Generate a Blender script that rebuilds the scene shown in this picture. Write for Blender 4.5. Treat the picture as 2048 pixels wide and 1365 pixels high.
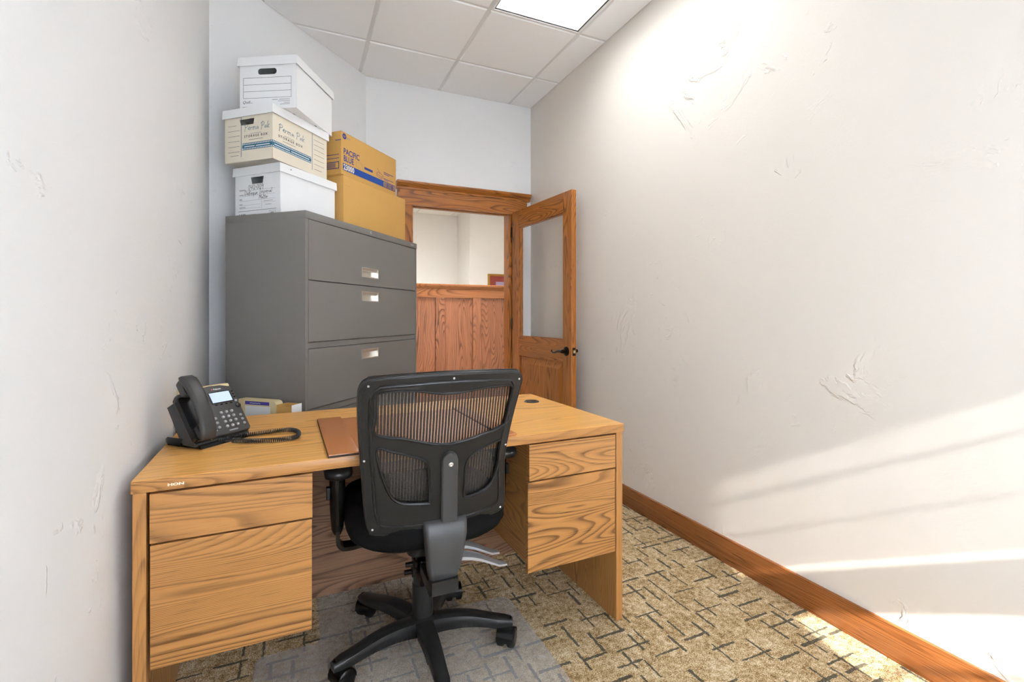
import bpy, bmesh, math, random
from math import sin, cos, pi, radians as R, atan2, sqrt
from mathutils import Vector, Matrix
random.seed(7)
S = bpy.context.scene
for o in list(bpy.data.objects): bpy.data.objects.remove(o)
COL = S.collection

# ------------------------------------------------------------------ camera, light, exposure
F_PX, YAW, CAM_H = 949.0, 0.4127, 1.1603
cam_d = bpy.data.cameras.new('camera'); cam = bpy.data.objects.new('camera', cam_d); COL.objects.link(cam)
cam_d.sensor_width = 36.0; cam_d.lens = 36.0 * F_PX / 2048.0
cam_d.shift_x = (1024 - 1010.87) / 2048.0; cam_d.shift_y = -(682.5 - 631.97) / 2048.0
cam_d.clip_start = 0.02
cam.location = (0, 0, CAM_H); cam.rotation_euler = (pi / 2, 0, -YAW)
S.camera = cam

vs = S.view_settings
vs.view_transform = 'Standard'; vs.look = 'None'; vs.gamma = 1.0; vs.use_curve_mapping = False
vs.exposure = 1.36

W = bpy.data.worlds.new('sky'); S.world = W; W.use_nodes = True
wn = W.node_tree.nodes; wn['Background'].inputs[0].default_value = (0.78, 0.87, 0.985, 1); wn['Background'].inputs[1].default_value = 8.8

sun_d = bpy.data.lights.new('sun', 'SUN'); sun_d.energy = 9.5; sun_d.angle = R(0.65); sun_d.color = (1.0, 0.97, 0.94)
sun = bpy.data.objects.new('sun', sun_d); COL.objects.link(sun)
SUN_DIR = Vector((0.22, 1.0, -0.553)).normalized()
sun.rotation_euler = SUN_DIR.to_track_quat('-Z', 'Y').to_euler(); sun.location = (-1, -4, 4)
LAMP = 3.8        # strength of the fluorescent lenses
HALL_FILL = 26.0  # strength of the added, unseen hall lights

# ------------------------------------------------------------------ node helpers
class N:
    def __init__(s, name):
        s.m = bpy.data.materials.new(name); s.m.use_nodes = True; s.t = s.m.node_tree
        s.n = s.t.nodes; s.b = s.n['Principled BSDF']; s.out = s.n['Material Output']
    def new(s, typ, **kw):
        n = s.n.new(typ)
        for k, v in kw.items(): setattr(n, k, v)
        return n
    def put(s, sock, v):
        if isinstance(v, bpy.types.NodeSocket): s.t.links.new(v, sock)
        elif isinstance(v, (tuple, list)) and sock.type == 'RGBA' and len(v) == 3: sock.default_value = (*v, 1)
        else: sock.default_value = v
    def math(s, op, a, b=None, c=None, clamp=False):
        n = s.new('ShaderNodeMath', operation=op); n.use_clamp = clamp
        s.put(n.inputs[0], a)
        if b is not None: s.put(n.inputs[1], b)
        if c is not None: s.put(n.inputs[2], c)
        return n.outputs[0]
    def vmath(s, op, a, b=None):
        n = s.new('ShaderNodeVectorMath', operation=op); s.put(n.inputs[0], a)
        if b is not None: s.put(n.inputs[1], b)
        return n.outputs[0]
    def obj(s): return s.new('ShaderNodeTexCoord').outputs['Object']
    def rand(s): return s.new('ShaderNodeObjectInfo').outputs['Random']
    def xyz(s, v):
        n = s.new('ShaderNodeSeparateXYZ'); s.put(n.inputs[0], v); return n.outputs
    def comb(s, x, y, z):
        n = s.new('ShaderNodeCombineXYZ')
        for i, v in enumerate((x, y, z)): s.put(n.inputs[i], v)
        return n.outputs[0]
    def noise(s, v, scale, detail=2.0, rough=0.5, dist=0.0):
        n = s.new('ShaderNodeTexNoise'); s.put(n.inputs['Vector'], v)
        n.inputs['Scale'].default_value = scale; n.inputs['Detail'].default_value = detail
        n.inputs['Roughness'].default_value = rough; n.inputs['Distortion'].default_value = dist
        return n.outputs['Fac']
    def white(s, v):
        n = s.new('ShaderNodeTexWhiteNoise', noise_dimensions='3D'); s.put(n.inputs['Vector'], v); return n.outputs['Value']
    def ramp(s, f, stops, interp='LINEAR'):
        n = s.new('ShaderNodeValToRGB'); s.put(n.inputs[0], f); cr = n.color_ramp; cr.interpolation = interp
        while len(cr.elements) < len(stops): cr.elements.new(0.5)
        for e, (p, c) in zip(cr.elements, stops):
            e.position = p; e.color = (*c, 1) if len(c) == 3 else c
        return n.outputs[0]
    def step(s, f, a, b):
        n = s.new('ShaderNodeMapRange'); n.interpolation_type = 'SMOOTHSTEP'; s.put(n.inputs[0], f)
        n.inputs[1].default_value = a; n.inputs[2].default_value = b; return n.outputs[0]
    def mix(s, f, a, b, mode='MIX'):
        n = s.new('ShaderNodeMix', data_type='RGBA', blend_type=mode)
        s.put(n.inputs[0], f); s.put(n.inputs[6], a); s.put(n.inputs[7], b); return n.outputs[2]
    def bump(s, h, strength=0.3, dist=0.002):
        n = s.new('ShaderNodeBump'); n.inputs['Strength'].default_value = strength
        n.inputs['Distance'].default_value = dist; s.put(n.inputs['Height'], h)
        s.t.links.new(n.outputs[0], s.b.inputs['Normal'])
    def set(s, color=None, rough=None, metal=None, spec=None):
        if color is not None: s.put(s.b.inputs['Base Color'], color)
        if rough is not None: s.put(s.b.inputs['Roughness'], rough)
        if metal is not None: s.put(s.b.inputs['Metallic'], metal)
        if spec is not None: s.put(s.b.inputs['Specular IOR Level'], spec)
        return s.m

def hexc(h):
    c = [int(h[i:i + 2], 16) / 255 for i in (0, 2, 4)]
    return tuple(v / 12.92 if v <= 0.04045 else ((v + 0.055) / 1.055) ** 2.4 for v in c)

def plain(name, color, rough=0.5, metal=0.0, spec=0.5, grain=None, var=0.0):
    n = N(name)
    if isinstance(color, str): color = hexc(color)
    col = color
    if var:
        f = n.noise(n.obj(), 6, 4, 0.6)
        col = n.mix(f, tuple(c * (1 - var) for c in color), tuple(min(1, c * (1 + var)) for c in color))
    n.set(col, rough, metal, spec)
    if grain: n.bump(n.noise(n.obj(), grain[0], 2, 0.6), grain[1], grain[2])
    return n.m

def emit(name, color, strength):
    n = N(name); n.put(n.b.inputs['Base Color'], color)
    n.put(n.b.inputs['Emission Color'], color); n.b.inputs['Emission Strength'].default_value = strength
    return n.m

def plaster(name, color):
    n = N(name); o = n.obj()
    big = n.noise(o, 2.6, 5, 0.62, 1.3)
    ridge = n.step(big, 0.60, 0.66)
    pit = n.step(n.noise(o, 11, 4, 0.6, 0.9), 0.64, 0.72)
    mask = n.step(n.noise(n.vmath('ADD', o, (3.3, 1.7, 9.1)), 1.7, 2), 0.48, 0.62)
    fine = n.noise(o, 90, 3, 0.5)
    broad = n.noise(n.vmath('ADD', o, (7, 7, 7)), 3.0, 2)
    h = n.math('ADD', n.math('MULTIPLY', n.math('MULTIPLY', ridge, mask), 0.8), n.math('MULTIPLY', n.math('MULTIPLY', pit, mask), 0.75))
    h = n.math('ADD', h, n.math('MULTIPLY', fine, 0.10)); h = n.math('ADD', h, n.math('MULTIPLY', broad, 0.7))
    n.bump(h, 0.7, 0.006)
    return n.set(color, 0.62, 0, 0.35)

def wood(name, axis, light, mid, dark, rings=11.0, across=7.0, along=0.75, rough=0.36, pore=0.55):
    n = N(name); o = n.obj(); r = n.rand()
    off = n.comb(n.math('MULTIPLY', r, 13.7), n.math('MULTIPLY', r, 7.3), n.math('MULTIPLY', r, 23.1))
    i = 'xyz'.index(axis)
    sc = [across] * 3; sc[i] = along
    v = n.vmath('ADD', n.vmath('MULTIPLY', o, tuple(sc)), off)
    base = n.noise(v, 1.0, 1.2, 0.45, 0.25)
    wig = n.noise(n.vmath('MULTIPLY', v, (3, 3, 3)), 1.0, 2)
    ph = n.math('ADD', n.math('MULTIPLY', base, rings), n.math('MULTIPLY', wig, 0.55))
    fr = n.math('FRACT', ph)
    line = n.ramp(fr, [(0.0, (0.1,) * 3), (0.30, (0, 0, 0)), (0.62, (0.35,) * 3), (0.84, (1, 1, 1)), (0.93, (0.9,) * 3), (1.0, (0.1,) * 3)])
    amp = n.ramp(n.noise(n.vmath('ADD', n.vmath('MULTIPLY', v, (0.8, 0.8, 0.8)), (4, 9, 2)), 1.0, 1), [(0.35, (0.35,) * 3), (0.62, (1, 1, 1))])
    line = n.math('MULTIPLY', line, amp)
    sc2 = [260.0] * 3; sc2[i] = 8.0
    pores = n.step(n.noise(n.vmath('ADD', n.vmath('MULTIPLY', o, tuple(sc2)), off), 1.0, 2, 0.6), 0.54, 0.68)
    sc3 = [60.0] * 3; sc3[i] = 1.6
    streak = n.noise(n.vmath('ADD', n.vmath('MULTIPLY', o, tuple(sc3)), off), 1.0, 3, 0.6)
    c = n.mix(streak, light, mid)
    c = n.mix(n.math('MULTIPLY', line, 0.8), c, dark)
    amt = n.math('MULTIPLY', pores, n.math('ADD', 0.25, n.math('MULTIPLY', line, 0.75)))
    c = n.mix(n.math('MULTIPLY', amt, pore), c, tuple(x * 0.45 for x in dark))
    n.bump(n.math('SUBTRACT', 1.0, pores), 0.12, 0.0006)
    return n.set(c, rough, 0, 0.45)

def carpet(name):
    n = N(name); o = n.obj(); x, y, z = n.xyz(o)
    jx = n.math('MULTIPLY', n.math('SUBTRACT', n.noise(o, 55, 2), 0.5), 0.012)
    jy = n.math('MULTIPLY', n.math('SUBTRACT', n.noise(n.vmath('ADD', o, (5, 3, 1)), 55, 2), 0.5), 0.012)
    def dashes(a, b, row, cell, width, seed, thr):
        # rows counted across b, dashes running along a
        rb = n.math('DIVIDE', b, row); ri = n.math('FLOOR', rb); rf = n.math('FRACT', rb)
        sh = n.white(n.comb(ri, seed, 1.0))
        ca = n.math('ADD', n.math('DIVIDE', a, cell), n.math('MULTIPLY', sh, 7.0)); ci = n.math('FLOOR', ca); cf = n.math('FRACT', ca)
        w = n.white(n.comb(ri, ci, seed)); w2 = n.white(n.comb(ci, ri, seed + 3.3))
        on = n.math('GREATER_THAN', w, thr)
        pos = n.math('ADD', 0.2, n.math('MULTIPLY', w2, 0.6))
        dist = n.math('MULTIPLY', n.math('ABSOLUTE', n.math('SUBTRACT', rf, pos)), row)
        inl = n.math('LESS_THAN', dist, n.math('ADD', width * 0.55, n.math('MULTIPLY', w2, width * 0.6)))
        ln = n.math('LESS_THAN', n.math('ABSOLUTE', n.math('SUBTRACT', cf, 0.5)), n.math('ADD', 0.2, n.math('MULTIPLY', w, 0.27)))
        return n.math('MULTIPLY', n.math('MULTIPLY', on, inl), ln)
    xj = n.math('ADD', x, jx); yj = n.math('ADD', y, jy)
    d = None
    for args in ((xj, yj, 0.066, 0.150, 0.0056, 1.0, 0.44), (yj, xj, 0.066, 0.125, 0.0052, 11.0, 0.44)):
        e = dashes(*args); d = e if d is None else n.math('MAXIMUM', d, e)
    tuft = n.noise(n.vmath('MULTIPLY', o, (1, 1, 0.3)), 250, 3, 0.75)
    mid = n.noise(o, 48, 3, 0.65)
    blot = n.noise(o, 9, 3, 0.6)
    f = n.math('ADD', n.math('MULTIPLY', tuft, 0.62), n.math('ADD', n.math('MULTIPLY', mid, 0.30), n.math('MULTIPLY', blot, 0.14)))
    c = n.ramp(f, [(0.40, hexc('4e3a26')), (0.47, hexc('97794f')), (0.525, hexc('c7a878')), (0.58, hexc('e8d3ac')), (0.66, hexc('fdf5e4'))])
    dk = n.ramp(tuft, [(0.35, hexc('35352c')), (0.65, hexc('6a675a'))])
    c = n.mix(n.math('MULTIPLY', d, 0.9), c, dk)
    n.bump(n.math('ADD', tuft, n.math('MULTIPLY', mid, 0.7)), 0.9, 0.006)
    return n.set(c, 0.95, 0, 0.1)

def see_through(name, tint, gloss_mix, clear, rough=0.05):
    """clear or hazy sheet: a transparent layer mixed with a glossy/diffuse one"""
    n = N(name)
    tr = n.new('ShaderNodeBsdfTransparent'); tr.inputs[0].default_value = (*tint, 1)
    n.set((*tint,), rough, 0, 0.5)
    mx = n.new('ShaderNodeMixShader'); mx.inputs[0].default_value = gloss_mix
    n.t.links.new(tr.outputs[0], mx.inputs[1]); n.t.links.new(n.b.outputs[0], mx.inputs[2])
    n.t.links.new(mx.outputs[0], n.out.inputs[0])
    return n.m

def mesh_cloth(name):
    n = N(name); x, y, z = n.xyz(n.obj())
    wob = n.math('MULTIPLY', n.math('SUBTRACT', n.noise(n.obj(), 30, 2), 0.5), 0.0016)
    f = n.math('FRACT', n.math('DIVIDE', n.math('ADD', n.math('ADD', x, wob), n.math('MULTIPLY', z, 0.03)), 0.0090))
    gap = n.math('LESS_THAN', f, 0.24)
    thin = n.math('LESS_THAN', n.math('FRACT', n.math('DIVIDE', z, 0.0026)), 0.42)
    a = n.math('MAXIMUM', n.math('MULTIPLY', gap, 0.8), n.math('MULTIPLY', thin, 0.14))
    tr = n.new('ShaderNodeBsdfTransparent')
    n.set(n.mix(gap, hexc('332f2c'), hexc('a59686')), 0.7, 0, 0.3)
    mx = n.new('ShaderNodeMixShader'); n.t.links.new(a, mx.inputs[0])
    n.t.links.new(n.b.outputs[0], mx.inputs[1]); n.t.links.new(tr.outputs[0], mx.inputs[2])
    n.t.links.new(mx.outputs[0], n.out.inputs[0]); return n.m

# ------------------------------------------------------------------ materials
M = {}
M['wall_white'] = plaster('plaster_white', (0.84, 0.835, 0.83))
M['wall_beige'] = plaster('plaster_beige', (0.82, 0.76, 0.685))
M['hall_paint'] = plaster('plaster_hall', (0.80, 0.775, 0.74))
M['tile'] = plain('ceiling_tile', (0.92, 0.915, 0.905), 0.9, spec=0.1, grain=(220, 0.25, 0.001))
M['tbar'] = plain('grid_metal', (0.74, 0.73, 0.71), 0.45)
M['carpet'] = carpet('carpet')
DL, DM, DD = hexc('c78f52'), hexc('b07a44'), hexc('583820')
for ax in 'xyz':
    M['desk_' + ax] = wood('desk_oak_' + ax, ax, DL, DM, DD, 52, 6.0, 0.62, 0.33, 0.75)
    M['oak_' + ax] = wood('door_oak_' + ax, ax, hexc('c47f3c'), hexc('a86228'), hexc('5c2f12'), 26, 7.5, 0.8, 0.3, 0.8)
M['desk_top'] = wood('desk_oak_lit_top', 'x', hexc('f8be6c'), hexc('efae58'), hexc('c4833e'), 26, 5.0, 0.5, 0.3, 0.45)  # same oak made lighter: light from above put into the colour
M['modesty_shaded'] = wood('shaded_modesty_laminate', 'x', hexc('a27c60'), hexc('8c6850'), hexc('553a2c'), 34, 6.0, 0.62, 0.4, 0.7)  # grey-brown laminate with the shadow under the desk put into its colour
M['base_oak'] = wood('baseboard_oak', 'y', hexc('ac6e3c'), hexc('945629'), hexc('5c3118'), 34, 16, 0.3, 0.24, 0.9)
M['hall_oak'] = wood('wainscot_oak', 'z', hexc('a06a4a'), hexc('885338'), hexc('50301f'), 28, 6.0, 0.8, 0.2, 0.6)
M['hall_rail'] = wood('wainscot_rail_oak', 'x', hexc('a0683e'), hexc('88502c'), hexc('502c17'), 28, 6.0, 0.8, 0.25, 0.6)
M['cab'] = plain('charcoal_metal', hexc('797672'), 0.42, 0.0, 0.5, grain=(900, 0.08, 0.0004))
M['chrome'] = plain('chrome', (0.78, 0.77, 0.74), 0.22, 1.0)
M['satin'] = plain('satin_metal', (0.55, 0.55, 0.55), 0.38, 0.35)
M['handle_cup'] = plain('brushed_nickel', (0.82, 0.79, 0.72), 0.35, 0.85)
M['white_card'] = plain('white_card', (0.86, 0.86, 0.855), 0.6, spec=0.3)
M['cream_card'] = plain('cream_card', hexc('e6dcc8'), 0.7, spec=0.2, var=0.06)
M['grey_card'] = plain('card_underside', hexc('b9b1a4'), 0.8, spec=0.2, var=0.1)
M['kraft'] = plain('kraft_card', hexc('d2a35c'), 0.65, spec=0.25, var=0.05)
M['ink'] = plain('black_ink', (0.03, 0.03, 0.035), 0.7)
M['ink_grey'] = plain('grey_ink', (0.30, 0.30, 0.31), 0.8)
M['teal'] = plain('teal_ink', hexc('2e6c86'), 0.7)
M['navy'] = plain('navy_ink', hexc('233a86'), 0.7)
M['royal'] = plain('royal_blue_ink', hexc('1c4a9c'), 0.7)
M['black_plastic'] = plain('black_plastic', (0.016, 0.016, 0.0165), 0.34, spec=0.4, grain=(700, 0.15, 0.0004))
M['gloss_black'] = plain('gloss_black', (0.007, 0.007, 0.0075), 0.22, spec=0.3)
M['grey_plastic'] = plain('grey_plastic', (0.055, 0.055, 0.056), 0.42, spec=0.5, grain=(600, 0.25, 0.0005))
M['seat_cloth'] = plain('black_fabric', (0.006, 0.006, 0.0065), 0.9, spec=0.1, grain=(500, 0.5, 0.001))
M['mesh'] = mesh_cloth('woven_mesh')
M['phone'] = plain('phone_plastic', (0.035, 0.034, 0.033), 0.42, grain=(800, 0.1, 0.0003))
M['key'] = plain('phone_key', (0.30, 0.295, 0.29), 0.35)
M['screen'] = emit('lcd_screen', hexc('b4c6e8'), 0.16)
M['silver'] = plain('silver', (0.7, 0.7, 0.7), 0.3, 0.9)
M['white_ink'] = plain('white_ink', (0.85, 0.85, 0.85), 0.6)
M['red_ink'] = plain('red_ink', (0.6, 0.08, 0.05), 0.6)
M['leather'] = plain('tan_leather', hexc('b87440'), 0.32, spec=0.5, var=0.12, grain=(160, 0.2, 0.0008))
M['leather_dark'] = plain('dark_leather', hexc('2b1812'), 0.5)
M['lens'] = emit('fluorescent_lens', (0.95, 0.98, 1.0), LAMP)
M['hall_fill_lens'] = emit('hall_fill_light_lens', (0.95, 0.98, 1.0), HALL_FILL)
M['white_metal'] = plain('white_enamel', (0.82, 0.81, 0.79), 0.35)
M['louver'] = plain('louver_aluminium', (0.8, 0.8, 0.8), 0.3, 0.8)
M['dark_reveal'] = plain('dark_reveal', (0.06, 0.06, 0.06), 0.6)
M['bronze'] = plain('oil_rubbed_bronze', (0.018, 0.016, 0.015), 0.28, 0.6)
M['brass'] = plain('brass', (0.75, 0.6, 0.35), 0.3, 1.0)
M['glass'] = see_through('clear_glass', (0.985, 0.99, 0.99), 0.05, True, 0.02)
M['screen_cloth'] = see_through('insect_screen', (0.8, 0.8, 0.8), 0.45, True, 0.8)
def fill_shade_cloth():
    n = N('fill_shade_cloth'); n.set((0.85, 0.85, 0.84), 0.9, 0, 0.1)
    tr = n.new('ShaderNodeBsdfTranslucent'); tr.inputs[0].default_value = (0.92, 0.93, 0.95, 1)
    mx = n.new('ShaderNodeMixShader'); mx.inputs[0].default_value = 0.65
    n.t.links.new(n.b.outputs[0], mx.inputs[1]); n.t.links.new(tr.outputs[0], mx.inputs[2]); n.t.links.new(mx.outputs[0], n.out.inputs[0]); return n.m
M['fill_shade'] = fill_shade_cloth()  # cloth of the added fill window
M['mat'] = see_through('hazy_vinyl', (0.90, 0.89, 0.87), 0.20, True, 0.22)
M['cream_plastic'] = plain('cream_plastic', hexc('e6d3a4'), 0.5)
M['purple'] = plain('purple_label', hexc('4a3f9e'), 0.5)
M['paper'] = plain('paper', (0.84, 0.84, 0.83), 0.8)
M['mat_board'] = plain('maroon_mat_board', hexc('8a3a34'), 0.8)
M['art'] = plain('lilac_print', hexc('9b90ad'), 0.7, var=0.25)
M['gold_frame'] = plain('gold_frame', hexc('a87a2c'), 0.35, 0.5)

# ------------------------------------------------------------------ geometry helpers
def link(o, parent=None):
    COL.objects.link(o)
    if parent is not None: o.parent = parent
    return o
def from_bm(name, bm, mat, parent=None, smooth=0):
    me = bpy.data.meshes.new(name); bm.normal_update(); bm.to_mesh(me); bm.free()
    mats = mat if isinstance(mat, (list, tuple)) else [mat]
    for m in mats: me.materials.append(M[m])
    if smooth:
        me.polygons.foreach_set('use_smooth', [True] * len(me.polygons))
        if smooth < 180: me.set_sharp_from_angle(angle=R(smooth))
    return link(bpy.data.objects.new(name, me), parent)
def box(bm, x0, x1, y0, y1, z0, z1, bev=0.0, mi=0):
    vs_ = [bm.verts.new(p) for p in ((x0, y0, z0), (x1, y0, z0), (x1, y1, z0), (x0, y1, z0), (x0, y0, z1), (x1, y0, z1), (x1, y1, z1), (x0, y1, z1))]
    fs = [bm.faces.new([vs_[i] for i in q]) for q in ((0, 3, 2, 1), (4, 5, 6, 7), (0, 1, 5, 4), (1, 2, 6, 5), (2, 3, 7, 6), (3, 0, 4, 7))]
    for f in fs: f.material_index = mi
    if bev:
        es = {e for f in fs for e in f.edges}
        bmesh.ops.bevel(bm, geom=list(es), offset=bev, segments=2, profile=0.5, affect='EDGES')
    return vs_
def obox(name, mat, parent, x0, x1, y0, y1, z0, z1, bev=0.0, smooth=0):
    bm = bmesh.new(); box(bm, x0, x1, y0, y1, z0, z1, bev); return from_bm(name, bm, mat, parent, smooth)
def empty(name, loc=(0, 0, 0), rz=0.0):
    o = bpy.data.objects.new(name, None); COL.objects.link(o); o.location = loc; o.rotation_euler = (0, 0, rz)
    o.empty_display_size = 0.05; return o
def tag(o, label=None, cat=None, group=None, kind=None):
    if label: o['label'] = label
    if cat: o['category'] = cat
    if group: o['group'] = group
    if kind: o['kind'] = kind
    return o
def loft(bm, rings, cap=True, closed=True):
    """rings: list of equal-length lists of points"""
    vr = [[bm.verts.new(p) for p in r] for r in rings]
    n = len(rings[0])
    for a, b in zip(vr[:-1], vr[1:]):
        for i in range(n if closed else n - 1):
            bm.faces.new((a[i], a[(i + 1) % n], b[(i + 1) % n], b[i]))
    if cap:
        bm.faces.new(list(reversed(vr[0]))); bm.faces.new(vr[-1])
    bmesh.ops.recalc_face_normals(bm, faces=bm.faces[:])
    return vr
def lathe(bm, prof, c=(0, 0, 0), axis='z', seg=24, cap=True):
    rings = []
    for r, h in prof:
        ring = []
        for i in range(seg):
            t = 2 * pi * i / seg; a, b = r * cos(t), r * sin(t)
            p = {'z': (a, b, h), 'x': (h, a, b), 'y': (a, h, b)}[axis]
            ring.append((p[0] + c[0], p[1] + c[1], p[2] + c[2]))
        rings.append(ring)
    return loft(bm, rings, cap)
def tube(bm, pts, r, seg=8, cap=True):
    pts = [Vector(p) for p in pts]; rings = []
    up = Vector((0, 0, 1)); prev = None
    for i, p in enumerate(pts):
        t = (pts[min(i + 1, len(pts) - 1)] - pts[max(i - 1, 0)]).normalized()
        if prev is None:
            n = t.cross(up)
            if n.length < 1e-3: n = t.cross(Vector((1, 0, 0)))
            n.normalize()
        else:
            n = (prev - t * prev.dot(t)).normalized()
        prev = n; b = t.cross(n)
        rr = r[i] if isinstance(r, (list, tuple)) else r
        rings.append([p + (n * cos(2 * pi * k / seg) + b * sin(2 * pi * k / seg)) * rr for k in range(seg)])
    return loft(bm, rings, cap)
def rrect(w, h, r, seg=5, cx=0, cy=0):
    out = []
    for sx, sy, a0 in ((1, 1, 0), (-1, 1, pi / 2), (-1, -1, pi), (1, -1, 3 * pi / 2)):
        for k in range(seg + 1):
            a = a0 + pi / 2 * k / seg
            out.append((cx + sx * (w / 2 - r) + r * cos(a), cy + sy * (h / 2 - r) + r * sin(a)))
    return out
def catmull(pts, n=6, closed=True):
    out = []; m = len(pts); rng = range(m if closed else m - 1)
    for i in rng:
        g = lambda k: Vector(pts[k % m]) if closed else Vector(pts[min(max(k, 0), m - 1)])
        a, b, c, d = g(i - 1), g(i), g(i + 1), g(i + 2)
        for k in range(n):
            t = k / n
            out.append(tuple(0.5 * ((2 * b) + (c - a) * t + (2 * a - 5 * b + 4 * c - d) * t * t + (3 * b - a - 3 * c + d) * t ** 3)))
    if not closed: out.append(tuple(pts[-1]))
    return out
def plate_mesh(loops, thick, bevel=0.0, res=1):
    """flat plate in XY with holes, thickness along Z (centred), from closed 2D loops; returns bmesh"""
    cu = bpy.data.curves.new('plate', 'CURVE'); cu.dimensions = '2D'; cu.fill_mode = 'BOTH'
    cu.extrude = max(thick / 2 - bevel, 0); cu.bevel_depth = bevel; cu.bevel_resolution = res; cu.offset = -bevel
    for lp in loops:
        sp = cu.splines.new('POLY'); sp.points.add(len(lp) - 1)
        for q, p in zip(sp.points, lp): q.co = (p[0], p[1], 0, 1)
        sp.use_cyclic_u = True
    ob = bpy.data.objects.new('plate', cu); COL.objects.link(ob)
    me = ob.to_mesh(); bm = bmesh.new(); bm.from_mesh(me); ob.to_mesh_clear()
    bpy.data.objects.remove(ob); bpy.data.curves.remove(cu)
    bmesh.ops.remove_doubles(bm, verts=bm.verts[:], dist=1e-6)
    for f in bm.faces: f.material_index = 0
    return bm
def grid_cut(bm, axis, vals):
    for v in vals:
        co = [0, 0, 0]; co[axis] = v; no = [0, 0, 0]; no[axis] = 1
        bmesh.ops.bisect_plane(bm, geom=bm.verts[:] + bm.edges[:] + bm.faces[:], plane_co=co, plane_no=no)
def xform(bm, fn):
    for v in bm.verts: v.co = Vector(fn(v.co.x, v.co.y, v.co.z))
def face_mat(origin, right, up):
    r = Vector(right).normalized(); u = Vector(up).normalized(); n = r.cross(u)
    m = Matrix((r, u, n)).transposed().to_4x4(); m.translation = Vector(origin); return m
def text(name, body, size, mat, parent, mtx, align='LEFT', sx=1.0, shear=0.0, bold=0.0, ext=0.00015, space=1.0):
    cu = bpy.data.curves.new('text', 'FONT'); cu.body = body; cu.size = size; cu.align_x = align; cu.shear = shear
    cu.offset = bold; cu.extrude = ext; cu.resolution_u = 3; cu.space_character = space
    ob = bpy.data.objects.new('text', cu); COL.objects.link(ob)
    bpy.context.view_layer.update()
    me = bpy.data.meshes.new_from_object(ob.evaluated_get(bpy.context.evaluated_depsgraph_get()))
    bpy.data.objects.remove(ob); bpy.data.curves.remove(cu)
    me.name = name; me.transform(mtx @ Matrix.Diagonal((sx, 1, 1, 1)))
    me.materials.clear(); me.materials.append(M[mat])
    for p in me.polygons: p.material_index = 0
    return link(bpy.data.objects.new(name, me), parent)
def print_rects(name, rects, mat, parent, mtx, h=0.0003):
    """flat printed bars: (x0,x1,y0,y1) in the face's own 2D coordinates"""
    bm = bmesh.new()
    for x0, x1, y0, y1 in rects: box(bm, x0, x1, y0, y1, -0.0001, h)
    bm.transform(mtx); return from_bm(name, bm, mat, parent)
def strokes(name, lines, wd, mat, parent, mtx, h=0.0004):
    """pen strokes: list of 2D polylines smoothed, drawn as narrow flat ribbons"""
    bm = bmesh.new()
    for ln in lines:
        pts = catmull(ln, 4, False) if len(ln) > 2 else ln
        pts = [Vector(p) for p in pts]; vr = []
        for i, p in enumerate(pts):
            t = (pts[min(i + 1, len(pts) - 1)] - pts[max(i - 1, 0)])
            if t.length < 1e-9: t = Vector((1, 0))
            t.normalize(); n = Vector((-t.y, t.x)) * wd / 2
            vr.append((bm.verts.new((p.x + n.x, p.y + n.y, h)), bm.verts.new((p.x - n.x, p.y - n.y, h))))
        for a, b in zip(vr[:-1], vr[1:]):
            try: bm.faces.new((a[0], a[1], b[1], b[0]))
            except ValueError: pass
    bm.transform(mtx); return from_bm(name, bm, mat, parent)
def clip_poly(poly, half):
    """clip a 2D polygon to a*x+b*y<=c"""
    a, b, c = half; out = []
    for i in range(len(poly)):
        p, q = poly[i], poly[(i + 1) % len(poly)]
        dp, dq = a * p[0] + b * p[1] - c, a * q[0] + b * q[1] - c
        if dp <= 0: out.append(p)
        if (dp < 0 < dq) or (dq < 0 < dp):
            t = dp / (dp - dq); out.append((p[0] + (q[0] - p[0]) * t, p[1] + (q[1] - p[1]) * t))
    return out
def prism(bm, poly, z0, z1):
    a = [bm.verts.new((x, y, z0)) for x, y in poly]; b = [bm.verts.new((x, y, z1)) for x, y in poly]
    n = len(poly); bm.faces.new(list(reversed(a))); bm.faces.new(b)
    for i in range(n): bm.faces.new((a[i], a[(i + 1) % n], b[(i + 1) % n], b[i]))

# ------------------------------------------------------------------ the room
XL, XR, YB, YF, ZC = -0.412, 1.847, 3.674, -1.0, 2.952
CH = [(-0.412, 2.811), (0.4675, 3.674)]         # the angled wall's foot line
ROOM = [(XL, YF), (XR, YF), (XR, YB), CH[1], CH[0]]

bm = bmesh.new(); box(bm, -1.2, 5.0, -1.15, 8.4, -0.1, 0.0)
tag(from_bm('floor', bm, 'carpet'), kind='structure')

def struct(name, mat, boxes):
    bm = bmesh.new()
    for b in boxes: box(bm, *b)
    return tag(from_bm(name, bm, mat), kind='structure')
struct('wall_right', 'wall_beige', [(XR, XR + 0.12, YF - 0.12, YB, 0, 3.1)])
struct('wall_left', 'wall_white', [(XL - 0.12, XL, YF - 0.12, CH[0][1], 0, 3.1)])
OX0, OX1, OZ = 0.79, 1.675, 2.045               # rough door opening
struct('wall_back', 'wall_white', [(CH[1][0], OX0, YB, YB + 0.12, 0, 3.1), (OX1, XR + 0.12, YB, YB + 0.12, 0, 3.1), (OX0, OX1, YB, YB + 0.12, OZ, 3.1)])
bm = bmesh.new()
d = (Vector(CH[1]) - Vector(CH[0])).normalized(); nrm = Vector((-d.y, d.x)) * 0.12
a, b = Vector(CH[0]), Vector(CH[1])
prism(bm, [tuple(a), tuple(b), tuple(b + nrm), tuple(a + nrm)], 0, 3.1)
bmesh.ops.recalc_face_normals(bm, faces=bm.faces[:])
tag(from_bm('wall_angled', bm, 'wall_white'), kind='structure')
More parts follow.
